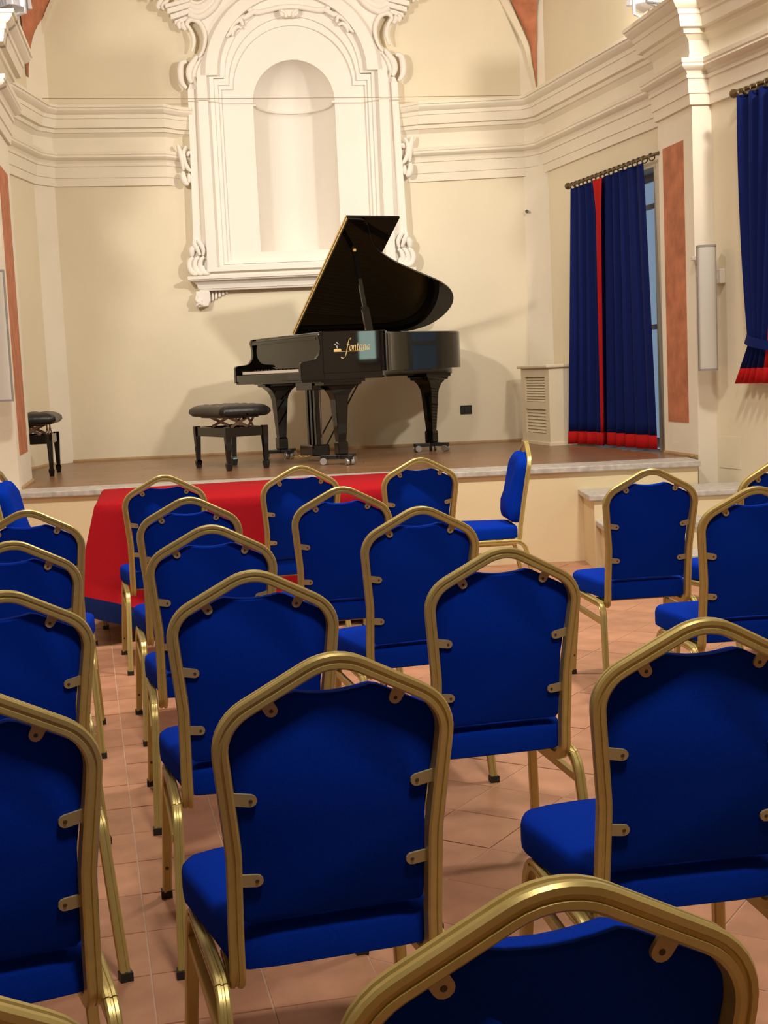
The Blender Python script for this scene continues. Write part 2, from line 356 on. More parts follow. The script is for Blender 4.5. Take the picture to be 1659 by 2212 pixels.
# return of the left cornice on the front of its pilaster
cornice('trim_2', [(-4.2, 8.86, 3.10, 1), (*W2(PL, 0), 3.10, 1), (*W2(PL, .04), 3.10, 1)], 'front return of the left pilaster cornice')
cornice('trim_3', [(*W2(BW, 3.02, -.02), 3.03, .25), (*W2(BW, 3.12, -.01), 3.03, .45), (*W2(BW, 3.27), 3.03, 1), (*W2(BW, BWR-.02), 3.045, 1), (*W2(RA, .06), 3.05, 1), (2.19, 9.89, 3.05, 1),
        (*W2(PF, 0), 3.05, 1), (*W2(PF, PF.L), 3.05, 1), (*W2(PFF, PFF.L), 3.05, 1), (*W2(NV, NV.L), 3.05, 1), (2.95, 7.2, 3.05, 1)], 'moulded plaster cornice running round the right side of the stage')
# ------------------------------------------------------------------ stage, steps, floor
def fy(x): return 8.815+(x+2.45)*.034                # front edge of the stage
st = MB().prism([(-2.9, fy(-2.9)+.03), (2.15, fy(2.15)+.03), (2.15, 9.22), (1.9, 12.6), (-3.3, 12.6), (-3.3, 9.0)], 0, HS-.02, lambda a, b, c: Vector((a, b, c))).obj('stage', MA['dado'])
struct(st, 'raised wooden stage with a yellow cream front')
MB().prism([(-2.50, fy(-2.5)), (2.165, fy(2.165)), (2.165, fy(2.165)+.36), (-2.50, fy(-2.5)+.36)], HS-.038, HS+.001, lambda a, b, c: Vector((a, b, c))).obj('edge_slab', MA['marble'], st, bevel=.006)
def lx(y): return -3.08+.0735*(y-9.8) if y > 9.8 else -2.47-.16*(y-9.0)
def rx(y): return 2.13-.268*(y-10.1)
y = fy(0)+.36; row = 0; random.seed(3)
def board(x0, x1, ya, yb):
    g = .0012
    f = lambda x, yy: yy+.034*x
    MB().prism([(x0+g, f(x0, ya)+g), (x1-g, f(x1, ya)+g), (x1-g, f(x1, yb)-g), (x0+g, f(x0, yb)-g)], HS-.02, HS, lambda a, b, c: Vector((a, b, c))).obj('board', MA['deck'], st)
while y < 12.3:
    xa, xb = max(lx(min(y+.15, 12.1)), -3.09)-.02, min(rx(y), 2.14)+.02
    if y+.034*xb > 9.8: xb = min(xb+.05, 2.3)
    cuts = sorted([xa, xb]+[xa+(xb-xa)*(k+random.random()*.7+.15)/3 for k in range(3)][:2])
    for k in range(len(cuts)-1): board(cuts[k], cuts[k+1], y, y+.15)
    y += .15; row += 1
sp_ = struct(MB().box(1.36, 2.52, 8.52, 9.0, 0, .455).obj('stage_steps', MA['dado']), 'short flight of steps up to the stage')
MB().box(1.40, 2.62, 8.22, 8.52, 0, .292).obj('riser', MA['dado'], sp_); MB().box(1.42, 2.72, 7.92, 8.22, 0, .128).obj('riser', MA['dado'], sp_)
for x0, x1, y0, y1, z in ((1.325, 2.46, 8.50, 8.985, .4935), (1.365, 2.56, 8.20, 8.55, .33), (1.385, 2.66, 7.90, 8.25, .1655)):
    MB().box(x0, x1, y0, y1, z-.036, z).obj('tread', MA['marble'], sp_, bevel=.006)
def bboard(name, P, s0, s1, z=HS, h=.024, w=.016):
    return struct(MB().prism([(0, 0), (w, 0), (w, h*.5), (w*.5, h), (0, h)], s0, s1, lambda a, b, c: P(c, z+b, a)).obj(name, MA['wood']), 'thin wooden skirting strip')
bboard('baseboard_back', BW, 0, 4.12); bboard('baseboard_left', LA, 0, LA.L); bboard('baseboard_left', PL, 0.1, PL.L); bboard('baseboard_right', PF, 0, PF.L-.01)
# floor: straight tiles on the left and in the middle, diagonal ones to the right; grid axes follow the joints in view
AX = R(-12.6); pdir, qdir = Vector((math.cos(AX), -math.sin(AX)*-1, 0)), None
pdir = Vector((.976, .218, 0)); qdir = Vector((-.218, .976, 0)); T = .248
fl = struct(MB().box(-4.5, 5, -3.3, 9.1, -.1, -.0018).obj('floor', MA['grout']), 'terracotta tiled floor of the hall')
tiles = []
for i in range(-30, 30):
    for j in range(-20, 44):
        p0, q0 = .0674+i*T, 2.722+j*T
        if p0+T > .0674+2*T+.01: continue
        tiles.append([(p0, q0), (p0+T, q0), (p0+T, q0+T), (p0, q0+T)])
pe = .0674+2*T
h = T/math.sqrt(2)
for i in range(-40, 70):
    for j in range(-40, 70):                          # diagonal tiles, cut along the border joint
        u, v = i*T, j*T
        cs = [(u, v), (u+T, v), (u+T, v+T), (u, v+T)]
        pq = [(pe+.30+(a-b)*.7071, 3.30+(a+b)*.7071) for a, b in cs]
        if max(p for p, _ in pq) <= pe+.01 or min(p for p, _ in pq) > 5.5: continue
        if min(p for p, _ in pq) < pe:
            out = []
            for k in range(4):
                A_, B_ = pq[k], pq[(k+1) % 4]
                if A_[0] >= pe: out.append(A_)
                if (A_[0] >= pe) != (B_[0] >= pe):
                    t = (pe-A_[0])/(B_[0]-A_[0]); out.append((pe, A_[1]+t*(B_[1]-A_[1])))
            pq = out
        if len(pq) > 2: tiles.append(pq)
def seen(c):
    d = c-Vector((0, 0, HC)); z = d.dot(_f)
    if z < .6: return None
    u, v = 829.5+FPX*d.dot(_right)/z, 1106+FPX*d.dot(_down)/z
    return z if -150 < u < 1810 and v < 2500 else None
near, rest = [], []
for pq in tiles:
    vs = [pdir*p+qdir*q for p, q in pq]; c = sum(vs, Vector())/len(vs)
    if not (-4.4 < c.x < 4.6 and -3.2 < c.y < 9.05): continue
    z = seen(c)
    (near if z else rest).append((z or 99, c, vs))
near.sort(key=lambda t: t[0]); rest += near[290:]; near = near[:290]
def tile_mb(mb, c, vs, org):
    n = len(vs); g = .0022; dz = random.uniform(-.0012, .0012)
    top = [c+(v-c)*(1-g*1.6/max(.03, (v-c).length)) for v in vs]; bot = [c+(v-c)*(1-g*.7/max(.03, (v-c).length)) for v in vs]
    mb.add([v-org+Vector((0, 0, -.008)) for v in bot]+[v-org+Vector((0, 0, dz)) for v in top], [list(range(n, 2*n))]+[[i, (i+1) % n, n+(i+1) % n, n+i] for i in range(n)])
for z, c, vs in near:
    mb = MB(); tile_mb(mb, c, vs, c); o = mb.obj('tile', MA['tile'], fl); o.location = c
mb = MB()
for z, c, vs in rest: tile_mb(mb, c, vs, Vector())
o = mb.obj('outer_tiles', MA['tile'], fl); o['kind'] = 'stuff'
# ------------------------------------------------------------------ niche surround (stucco)
ns = thing('niche_surround', 'white stucco frame with scrolls and a moulded sill around the niche', 'wall ornament', BW(NCX, 2.0, 0))
nsi = ns.matrix_basis.inverted() if False else Matrix.Translation(-Vector(ns.location))
def NB(a, z, w=0): return BW(a, z, w)-Vector(ns.location)
def mir(pts): return [(2*NCX-a, z) for a, z in pts][::-1]
def eared(hw, ear, r, zb, zs, n=24):               # frame outline: jambs, little ears, arch
    pts = [(NCX-hw, zb), (NCX-hw, zs), (NCX-r, zs)] if ear else [(NCX-hw, zb), (NCX-hw, zs)]
    pts += [(NCX-r*math.cos(pi*k/n), zs+r*math.sin(pi*k/n)) for k in range(1, n)]
    return pts+([(NCX+r, zs), (NCX+hw, zs), (NCX+hw, zb)] if ear else [(NCX+hw, zs), (NCX+hw, zb)])
sil = [(1.20, 2.30), (1.215, 2.9), (1.228, 3.5), (1.235, 3.90), (1.29, 4.02), (1.33, 4.18), (1.40, 4.26), (1.415, 4.36), (1.38, 4.45), (1.36, 4.52), (1.44, 4.56), (1.53, 4.68), (1.56, 4.80), (1.66, 4.90), (1.86, 4.98)]
outer = sil+mir(sil)
holed(outer, eared(.70, True, .60, 2.36, 3.99), NB, .075, -.01).obj('backing', MA['plaster'], ns)
# raised band between two outlines, then inner mouldings stepping back to the niche panel
def ring(o, i, w0, w1, name):
    mb = MB(); n = len(o)
    for k in range(n):
        j = (k+1) % n
        if k == n-1:                                  # bottom edge closes the frame
            pass
        mb.add([NB(*o[k], w1), NB(*o[j], w1), NB(*i[j], w1), NB(*i[k], w1), NB(*o[k], w0), NB(*o[j], w0), NB(*i[j], w0), NB(*i[k], w0)], [[0, 1, 2, 3], [0, 1, 5, 4], [2, 3, 7, 6]])
    return mb.obj(name, MA['plaster'], ns)
def simple(hw, r, zb, zs, n=24): return eared(hw, True, r, zb, zs, n)
ring(simple(.84, .76, 2.30, 4.00), simple(.755, .66, 2.335, 4.00), .0, .145, 'outer_band')
ring(simple(.755, .66, 2.335, 4.0), simple(.70, .605, 2.365, 3.985), .0, .03, 'inner_step')
ring(simple(.70, .605, 2.365, 3.985), simple(.665, .57, 2.385, 3.93), .0, .055, 'inner_moulding')
ring(simple(.665, .57, 2.385, 3.93), simple(.64, .535, 2.40, 3.895), .0, .03, 'inner_fillet')
holed(simple(.70, .605, 2.365, 3.985), niche_loop(), NB, .004).obj('niche_panel', MA['plaster'], ns)
# outer pilaster strips with a concave face
for sgn in (-1, 1):
    def X(a): return a if sgn < 0 else 2*NCX-a
    mb = MB(); prof = [(0, .0), (.0, .10), (.055, .095), (.075, .070), (.095, .072), (.118, .10), (.14, .10)]
    zs = [(1.205, 2.52), (1.217, 3.0), (1.228, 3.5), (1.236, 3.90)]
    for k in range(3):
        (a0, z0), (a1, z1) = zs[k], zs[k+1]; m = len(prof)
        mb.add([NB(X(a0+d), z0, w_) for d, w_ in prof]+[NB(X(a1+d), z1, w_) for d, w_ in prof], [[i, i+1, m+i+1, m+i] for i in range(m-1)])
    mb.obj('side_strip', MA['plaster'], ns, smooth=30)
    def strip(name, pts, r, w0=.09, n=10, taper=True, sm=5):
        q = spline(pts, sm); N = len(q)
        rr = [r*(1-.55*abs(2*i/(N-1)-1)**2) if taper else r for i in range(N)]
        mb = MB(); mb.tube([NB(X(p.x), p.y, w0) for p in q], rr, n); return mb.obj(name, MA['plaster'], ns, smooth=60)
    strip('scroll', [(1.300, 4.40), (1.275, 4.425), (1.262, 4.455), (1.285, 4.485), (1.33, 4.487), (1.38, 4.45), (1.412, 4.37), (1.41, 4.29), (1.385, 4.215), (1.35, 4.165)], .022)
    strip('scroll', [(1.275, 4.44), (1.295, 4.39), (1.312, 4.335), (1.31, 4.28), (1.29, 4.215)], .020)
    strip('scroll', [(1.25, 4.40), (1.235, 4.42), (1.222, 4.445), (1.235, 4.47)], .022)
    strip('scroll', [(1.205, 4.415), (1.192, 4.435), (1.19, 4.46), (1.205, 4.48)], .020)
    strip('leaf', [(1.335, 4.18), (1.30, 4.13), (1.262, 4.07), (1.255, 4.0), (1.275, 3.95)], .030, sm=4)
    strip('leaf', [(1.24, 4.135), (1.195, 4.12), (1.178, 4.05), (1.185, 3.96), (1.225, 3.905)], .030, sm=4)
    strip('leaf', [(1.36, 4.15), (1.315, 4.08), (1.295, 4.0), (1.315, 3.93), (1.345, 3.88)], .018, sm=4)
    # curved broken pediment: three mouldings and its end block
    for d, r in ((0, .028), (.045, .022), (.085, .030), (.12, .016)):
        strip('pediment_moulding', [(1.285, 4.535+d), (1.36, 4.505+d), (1.44, 4.535+d), (1.52, 4.61+d), (1.575, 4.72+d), (1.60, 4.84+d)], r, .10, taper=False)
    mb = MB()
    for z0, z1, a0, a1, w_ in ((4.47, 4.51, 1.155, 1.30, .09), (4.51, 4.555, 1.125, 1.30, .115), (4.555, 4.60, 1.10, 1.30, .135), (4.60, 4.635, 1.085, 1.30, .15)):
        mb.prism([(X(a0), z0-.02), (X(a1), z0+.03), (X(a1), z1+.03), (X(a0), z1-.02)], 0, w_, NB)
    mb.obj('pediment_end', MA['plaster'], ns, bevel=.006)
    for pts, r in (([(1.08, 4.70), (1.045, 4.65), (1.02, 4.61), (1.035, 4.585)], .024), ([(1.13, 4.70), (1.10, 4.65), (1.06, 4.61), (1.07, 4.575)], .020), ([(1.00, 4.66), (.965, 4.69), (.93, 4.68), (.925, 4.72)], .018), ([(1.17, 4.64), (1.20, 4.67), (1.25, 4.66), (1.27, 4.70)], .022), ([(1.19, 4.72), (1.215, 4.69), (1.25, 4.72)], .02)):
        strip('leaf', pts, r, .11, 8, sm=4)
    # leafy branch lying on the arch
    strip('leaf_spray', [(1.49, 4.13), (1.535, 4.27), (1.60, 4.375), (1.67, 4.45), (1.76, 4.50), (1.86, 4.525)], .020, .10)
    strip('leaf_spray', [(1.60, 4.33), (1.64, 4.37), (1.66, 4.43), (1.73, 4.47), (1.75, 4.42)], .022, .11)
    strip('leaf_spray', [(1.655, 4.335), (1.665, 4.38), (1.70, 4.41), (1.74, 4.40)], .018, .11)
    strip('leaf_spray', [(1.74, 4.50), (1.77, 4.485), (1.80, 4.505), (1.86, 4.535), (1.93, 4.54)], .022, .11)
    # side ornament at architrave height
    for pts, r in (([(1.115, 3.43), (1.135, 3.36), (1.15, 3.28), (1.155, 3.2)], .024), ([(1.19, 3.41), (1.165, 3.35), (1.17, 3.27), (1.20, 3.21), (1.235, 3.185)], .022), ([(1.235, 3.345), (1.21, 3.35), (1.20, 3.32)], .018), ([(1.15, 3.19), (1.15, 3.14), (1.17, 3.09), (1.195, 3.085)], .030), ([(1.20, 3.17), (1.205, 3.13), (1.20, 3.09)], .020)):
        strip('leaf_ornament', pts, r, .085, 8, sm=4)
    # triple volute standing on the sill
    for dx in (0, .048, .096):
        strip('volute', [(1.20+dx, 2.435), (1.172+dx, 2.41), (1.158+dx, 2.36), (1.175+dx, 2.31), (1.215+dx, 2.295), (1.235+dx, 2.325), (1.225+dx, 2.355)], .026, .11)
    strip('volute', [(1.185, 2.44), (1.19, 2.50), (1.22, 2.53)], .030, .10); strip('volute', [(1.235, 2.585), (1.262, 2.56), (1.292, 2.50), (1.285, 2.445)], .022, .11)
    strip('volute', [(1.225, 2.59), (1.215, 2.55), (1.235, 2.51), (1.26, 2.45)], .024, .11)
    # corbel below the sill
    mb = MB(); mb.prism([(X(1.20), 2.135), (X(1.325), 2.135), (X(1.327), 2.05), (X(1.305), 1.998), (X(1.20), 1.992)], 0, .10, NB); cb = mb.obj('corbel', MA['plaster'], ns, bevel=.01)
    strip('corbel_curl', [(1.21, 2.10), (1.205, 2.055), (1.235, 2.035), (1.25, 2.06)], .018, .105, 8); strip('corbel_curl', [(1.20, 2.005), (1.235, 2.03), (1.255, 2.005)], .016, .105, 8)
    for k in range(5):
        strip('corbel_flute', [(1.345+.032*k, 2.13), (1.343+.032*k, 2.07+.012*k), (1.337+.032*k, 2.045+.016*k)], .013, .02, 8)
# sill: projecting moulding with returns
SILL = [(2.137, .0), (2.137, .085), (2.15, .09), (2.153, .098), (2.165, .10), (2.19, .108), (2.215, .135), (2.224, .168), (2.232, .17), (2.235, .182), (2.262, .185), (2.264, .0)]
mb = MB(); m = len(SILL); secs = []
for sgn in (-1, 1):
    for back in ((1, 0) if sgn < 0 else (0, 1)):
        secs.append([NB(NCX+sgn*(.845+w_*.95), z, 0 if back else w_) for z, w_ in SILL])
for k in range(3): mb.add(secs[k]+secs[k+1], [[i, i+1, m+i+1, m+i] for i in range(m-1)])
mb.obj('sill', MA['plaster'], ns)
holed([(NCX-.93, 2.262), (NCX+.93, 2.262), (NCX+.93, 2.335), (NCX-.93, 2.335)], None, NB, .095, 0).obj('sill_block', MA['plaster'], ns)
# cartouche over the arch: rounded frame and the little keystone
cart = [(1.72, 4.80), (1.735, 4.68), (1.76, 4.61), (1.80, 4.565), (1.87, 4.53), (1.97, 4.545), (2.07, 4.565), (2.163, 4.57)]
cart = cart+mir(cart)[1:]
q = spline(cart, 4); mb = MB(); mb.tube([NB(p.x, p.y, .10) for p in q], .022, 10); mb.obj('cartouche_frame', MA['plaster'], ns, smooth=60)
mb = MB(); pts = [(p.x, p.y) for p in q]; mb.prism(pts, 0, .095, NB); mb.obj('cartouche', MA['plaster'], ns)
mb = MB(); mb.prism([(2.085, 4.48), (2.235, 4.48), (2.25, 4.54), (2.07, 4.54)], .05, .145, NB); mb.obj('keystone', MA['plaster'], ns, bevel=.012)
for sgn in (-1, 1):
    q = spline([(NCX+sgn*.07, 4.53), (NCX+sgn*.03, 4.50), (NCX+sgn*.035, 4.47)], 4); mb = MB(); mb.tube([NB(p.x, p.y, .145) for p in q], .014, 8); mb.obj('keystone_rib', MA['plaster'], ns, smooth=60)
mb = MB(); p, q = BW(-.04, 3.842, .20), BW(4.21, 3.722, .20)
mb.tube([p.lerp(q, k/12)-Vector((0, 0, .012*(1-(k/6-1)**2))) for k in range(13)], .0028, 6)
o = mb.obj('wire', MA['wire']); tag(o, 'thin taut wire stretched across the stage in front of the niche', 'wire')
# ------------------------------------------------------------------ banquet chairs
def arc_profile():
    k = .001
    return [(13*k, 3.2*k), (10.2*k, 2*k), (10.2*k, -2*k), (13*k, -3.2*k), (13*k, -9*k), (10*k, -12.5*k), (-10*k, -12.5*k), (-13*k, -9*k), (-13*k, 9*k), (-10*k, 12.5*k), (-3.2*k, 12.5*k), (-2*k, 9.7*k), (2*k, 9.7*k), (3.2*k, 12.5*k), (10*k, 12.5*k), (13*k, 9*k)]
PROF = arc_profile()
TILT = .165
def by(z): return -TILT*(z-.45)
def half_frame(inset=0., side_pts=True):
    return None
CHAIRS = {}
def chair_parts():
    """meshes of one chair, x right, y forward, origin on the floor below the back"""
    P = {}
    # back frame: right half from the apex down, then mirrored
    ctrl = [(0, by(.9205), .9205), (.1872, by(.820), .820), (.1665, by(.600), .600), (.1670, by(.45), .45), (.1670, .005, .362), (.160, .17, .362)]
    half = fillet([(-.1872, by(.820), .820)]+ctrl, [.092, .078, .30, .0, .05], 7)
    i0 = min(range(len(half)), key=lambda i: abs(half[i].x) + (0 if half[i].z > .9 else 9)); half = half[i0:]; half[0].x = 0
    mb = MB(); mb.sweep([Vector((-.004, half[0].y, half[0].z))]+half[1:], PROF, ref=(0, 0, 1))
    # the sweep's B axis must face backwards; mirror the half
    vs, fs = mb.v, mb.f; n = len(PROF)
    for v in vs[:n]: v.x = 0
    fs = [f for f in fs if not (len(f) == n and min(f) == 0)]
    mb2 = MB(); mb2.add(vs, fs); mb2.add([Vector((-v.x, v.y, v.z)) for v in vs], [f[::-1] for f in fs])
    P['back_frame'] = (mb2, 'gold', 32)
    # cushion outline inside the frame
    o = [(0, .473), (.10, .471), (.145, .471), (.1525, .479), (.1532, .56), (.1535, .64), (.1635, .72), (.1695, .775), (.167, .801), (.156, .817), (.110, .8405), (.076, .858), (.062, .8615), (.042, .8575), (.02, .855), (0, .854)]
    o = o+[(-x, z) for x, z in o[-2:0:-1]]
    cx, cz = 0, .67
    def ringy(sc, d): return [Vector((cx+(x-cx)*sc, by(z)+d, cz+(z-cz)*sc)) for x, z in o]
    mb = MB(); mb.rings([ringy(.975, .004), ringy(1., .007), ringy(1., .028), ringy(.975, .046), ringy(.90, .060), ringy(.72, .070), ringy(.4, .074)])
    P['back_cushion'] = (mb, 'blue', 42)
    # seat
    h = [(0, .012), (.10, .012), (.150, .016), (.166, .030), (.172, .060), (.186, .16), (.203, .27), (.213, .335), (.212, .37), (.196, .402), (.15, .420), (.08, .430), (0, .433)]
    h = h+[(-x, y) for x, y in h[-2:0:-1]]
    def sring(sc, z, k=0): return [Vector((x*sc, .225+(y-.225)*sc, z-k*max(0, .06-y)*2)) for x, y in h]
    mb = MB(); mb.rings([sring(.96, .384), sring(1, .389), sring(1.005, .405), sring(1.004, .436), sring(.992, .449), sring(.955, .4565), sring(.80, .4605), sring(.5, .465), sring(.2, .4665)])
    P['seat'] = (mb, 'blue', 45)
    for sx, nm in ((1, 'R'), (-1, 'L')):
        path = fillet([(sx*.217, .402, .0), (sx*.198, .360, .371), (sx*.193, -.012, .371), (sx*.208, -.092, .0)], [.055, .060], 6)
        mid = len(path)//2
        # rail = the straight run between both bends
        zi = [i for i, p in enumerate(path) if p.z > .364]; a, b = zi[0], zi[-1]
        def tubep(pts, ref): m = MB(); m.sweep(pts, PROF, .92, ref=ref); return m
        outx = (sx, 0, 0)
        P['side_rail'+nm] = (tubep(path[a:b+1], (0, 0, 1)), 'gold', 32)
        P['legF'+nm] = (tubep(path[:a+1][::-1], (0, 0, 1)), 'gold', 32); P['legR'+nm] = (tubep(path[b:], (0, 0, 1)), 'gold', 32)
        for key, q, d in (('F', path[0], path[1]-path[0]), ('R', path[-1], path[-2]-path[-1])):
            m = MB(); m.box(-.0145, .0145, -.0142, .0142, .0, .020); 
            for v in m.v: v += Vector((q.x, q.y, 0))
            P['cap'+key+nm] = (m, 'cap', 0)
        m = MB(); fy_ = .402-.042*.085/.371-.0125; m.lathe([(.005, 0), (.004, .0015)], (sx*.2127, fy_, .085), 8, lambda x, y, h_: Vector((x, -h_, y))); P['legscrew'+nm] = (m, 'screw', 0)
        m = MB(); m.box(sx*.202-.008, sx*.202+.008, -.03, .372, .296, .316); P['stretcher'+nm] = (m, 'gold', 0)
    m = MB()
    m.box(-.16, .16, .10, .125, .366, .384); m.box(-.16, .16, .30, .325, .366, .384); P['under_frame'] = (m, 'gold', 0)
    # six brackets with screws
    for k, (x0, z0, x1, z1) in enumerate(((.1165, .863, .1005, .836), (.162, .694, .137, .689), (.156, .552, .130, .549))):
        for sx in (1, -1):
            a, b = Vector((sx*x0, 0, z0)), Vector((sx*x1, 0, z1)); d = (b-a).normalized(); s = Vector((-d.z, 0, d.x))*.0105; pts = [a-d*.004+s, a-d*.004-s]
            pts += [b+d*.0105*math.sin(t)-s*math.cos(t) for t in [pi*i/6 for i in range(7)]]
            m = MB(); n = len(pts)
            f0 = [Vector((p.x, by(p.z)-.0020, p.z)) for p in pts]; f1 = [Vector((p.x, by(p.z)+.0035, p.z)) for p in pts]
            m.add(f0+f1, [list(range(n)), list(range(n, 2*n))[::-1]]+[[i, (i+1) % n, n+(i+1) % n, n+i] for i in range(n)])
            P['bracket%d%s' % (k, sx)] = (m, 'bracket', 0)
            m = MB(); m.lathe([(.0036, 0), (.0028, .0012)], (b.x, by(b.z)-.0018, b.z), 8, lambda x, y, h_: Vector((x, -h_, y))); P['screw%d%s' % (k, sx)] = (m, 'screw', 0)
    return {k: (mb.mesh(k.rstrip('0123456789-LRF') or k, MA[m], sm)) for k, (mb, m, sm) in P.items()}
CM = chair_parts()
def part(name, mesh, parent):
    o = bpy.data.objects.new(name, mesh); C.objects.link(o); o.parent = parent; return o
def new_chair():
    t = thing('banquet_chair', 'x', 'chair')
    part('back_frame', CM['back_frame'], t); part('back_cushion', CM['back_cushion'], t); part('seat', CM['seat'], t); part('under_frame', CM['under_frame'], t)
    for nm in 'RL':
        part('side_rail', CM['side_rail'+nm], t); part('stretcher', CM['stretcher'+nm], t)
        for q in 'FR':
            l = part('leg', CM['leg'+q+nm], t); part('foot_cap', CM['cap'+q+nm], l)
            if q == 'F': part('screw', CM['legscrew'+nm], l)
    for k in range(3):
        for sx in (1, -1):
            b = part('bracket', CM['bracket%d%s' % (k, sx)], t); part('screw', CM['screw%d%s' % (k, sx)], b)
    return t
CH = [  # x, y, turn in degrees, label
    (.113, 1.153, 14.5, 'blue and gold banquet chair nearest the viewer, only its crest in view at lower right'),
    (-.109, 2.105, 15.06, 'blue banquet chair in the middle foreground, its whole back and seat rear in view'),
    (-.321, 3.027, 12.18, 'blue banquet chair directly ahead of the middle foreground one, aisle leg in full view'),
    (-.535, 3.995, 10.94, 'blue banquet chair third from the table along the left aisle'),
    (-.741, 4.974, 12.55, 'blue banquet chair second from the table in the column along the left aisle'),
    (-1.028, 6.188, 13.08, 'blue banquet chair pushed up to the left end of the red table front'),
    (-1.285, 4.75, 13.0, 'farthest blue banquet chair of the column cut by the left edge, facing the stage'),
    (-1.093, 3.81, 22.0, 'second farthest blue banquet chair of the column cut by the left edge'),
    (-.863, 2.886, 26.0, 'third farthest blue banquet chair of the column cut by the left edge'),
    (-.652, 1.961, 20.8, 'large blue banquet chair cut by the left edge with its right half in view'),
    (-.445, 1.03, 17.0, 'banquet chair in the bottom left corner with only a gold curve of frame in view'),
    (-.412, 6.403, 15.5, 'blue banquet chair facing the middle of the red table'),
    (.172, 6.598, 12.37, 'blue banquet chair at the right end of the red table front, facing the stage'),
    (-.174, 5.133, 10.99, 'blue banquet chair right behind the chair facing the middle of the red table'),
    (.097, 4.263, 13.98, 'blue banquet chair at the picture centre, left edge of its seat showing'),
    (.266, 3.221, 12.29, 'blue banquet chair with two right legs and a dark foot cap showing, right of centre'),
    (.514, 2.247, 9.03, 'large blue banquet chair at the right edge with a wide bright seat'),
    (1.058, 5.319, 6.99, 'blue banquet chair standing alone in front of the stage steps'),
    (1.222, 4.42, 6.0, 'blue banquet chair cut by the right edge, behind the one in front of the steps'),
    (1.622, 5.537, 20.0, 'farthest blue banquet chair at the right edge, only its upper left frame in view'),
    (.749, 7.55, 94.5, 'blue banquet chair seen side-on, facing left at the right end of the table'),
    (-1.955, 7.0, -86.0, 'blue banquet chair seen side-on at the left edge, facing the table end'),
]
c0 = new_chair()
for i, (x, y, a, lab) in enumerate(CH):
    c = c0 if i == 0 else copy_tree(c0)
    c.location = (x, y, 0); c.rotation_euler = (0, 0, R(a)); c['label'] = lab; c['group'] = 'banquet chairs set out in the hall'
# ------------------------------------------------------------------ table with cloth
TH = R(9.6); TL_, TW_, TZ = 1.72, .95, .73
tb = thing('folding_table', 'table under the red cloth in front of the stage', 'table', (-1.484, 6.86, 0), TH)
MB().box(.02, TL_-.02, .02, TW_-.02, TZ-.035, TZ-.008).obj('tabletop', MA['wood'], tb, bevel=.004)
for x in (.25, TL_-.25):
    for y in (.12, TW_-.12): MB().box(x-.015, x+.015, y-.015, y+.015, 0, TZ-.035).obj('leg', MA['spk'], tb)
mb = MB(); per = []
def rrect(gx, gy, n=26):
    pts = []
    for k in range(n): pts.append((-gx+(TL_+2*gx)*k/n, -gy))
    for k in range(14): pts.append((TL_+gx, -gy+(TW_+2*gy)*k/14))
    for k in range(n): pts.append((TL_+gx-(TL_+2*gx)*k/n, TW_+gy))
    for k in range(14): pts.append((-gx, TW_+gy-(TW_+2*gy)*k/14))
    return pts
base = rrect(0, 0); NP = len(base); levels = [0, .015, .06, .15, .27, .40, .50, .59, .605, .67, .73]
def cloth_ring(d):
    out = []; f = d/.73
    for k, (x, y) in enumerate(base):
        per_ = k/NP; nx, ny = 0, 0
        cxd = min(abs(x), abs(TL_-x)); cyd = min(abs(y), abs(TW_-y))
        if cyd < 1e-6: ny = -1 if y < TW_/2 else 1
        if cxd < 1e-6: nx = -1 if x < TL_/2 else 1
        wave = math.sin(per_*2*pi*23+1.)*.026*f+math.sin(per_*2*pi*9+.4)*.014*f
        corner = max(0, 1-(max(cxd, cyd))/.19) if min(cxd, cyd) < 1e-6 else 0
        off = (.012+.03*f+wave+(.085 if x < TL_/2 else .02)*corner*f)*(1 if d > 0 else 0)+(.004 if d > 0 else 0)
        drop = d*(1-.06*(1-corner)) if d > .59 else d
        lift = .15*f*(corner if x < TL_/2 and y < TW_/2 else 0)+(.10*f if nx < 0 else 0)*(1-corner)+(.04*f*corner if nx < 0 else 0)
        out.append(Vector((x+nx*off, y+ny*off, max(.006, TZ+.002-drop+lift))))
    return out
rings = [cloth_ring(d) for d in levels]
mb.add(rings[0], [list(range(NP))])
for i in range(len(levels)-1):
    mb.add(rings[i]+rings[i+1], [[k, (k+1) % NP, NP+(k+1) % NP, NP+k] for k in range(NP)], 1 if levels[i] >= .6 else 0)
me = mb.mesh('tablecloth', [MA['red'], MA['hem']], 50); cl = bpy.data.objects.new('tablecloth', me); C.objects.link(cl); cl.location = (-1.484, 6.86, 0); cl.rotation_euler = (0, 0, TH)
bm = bmesh.new(); bm.from_mesh(me); bmesh.ops.remove_doubles(bm, verts=bm.verts, dist=.0005); bm.to_mesh(me); bm.free()
tag(cl, 'red tablecloth with a navy hem falling to the floor in front of the stage', 'tablecloth')
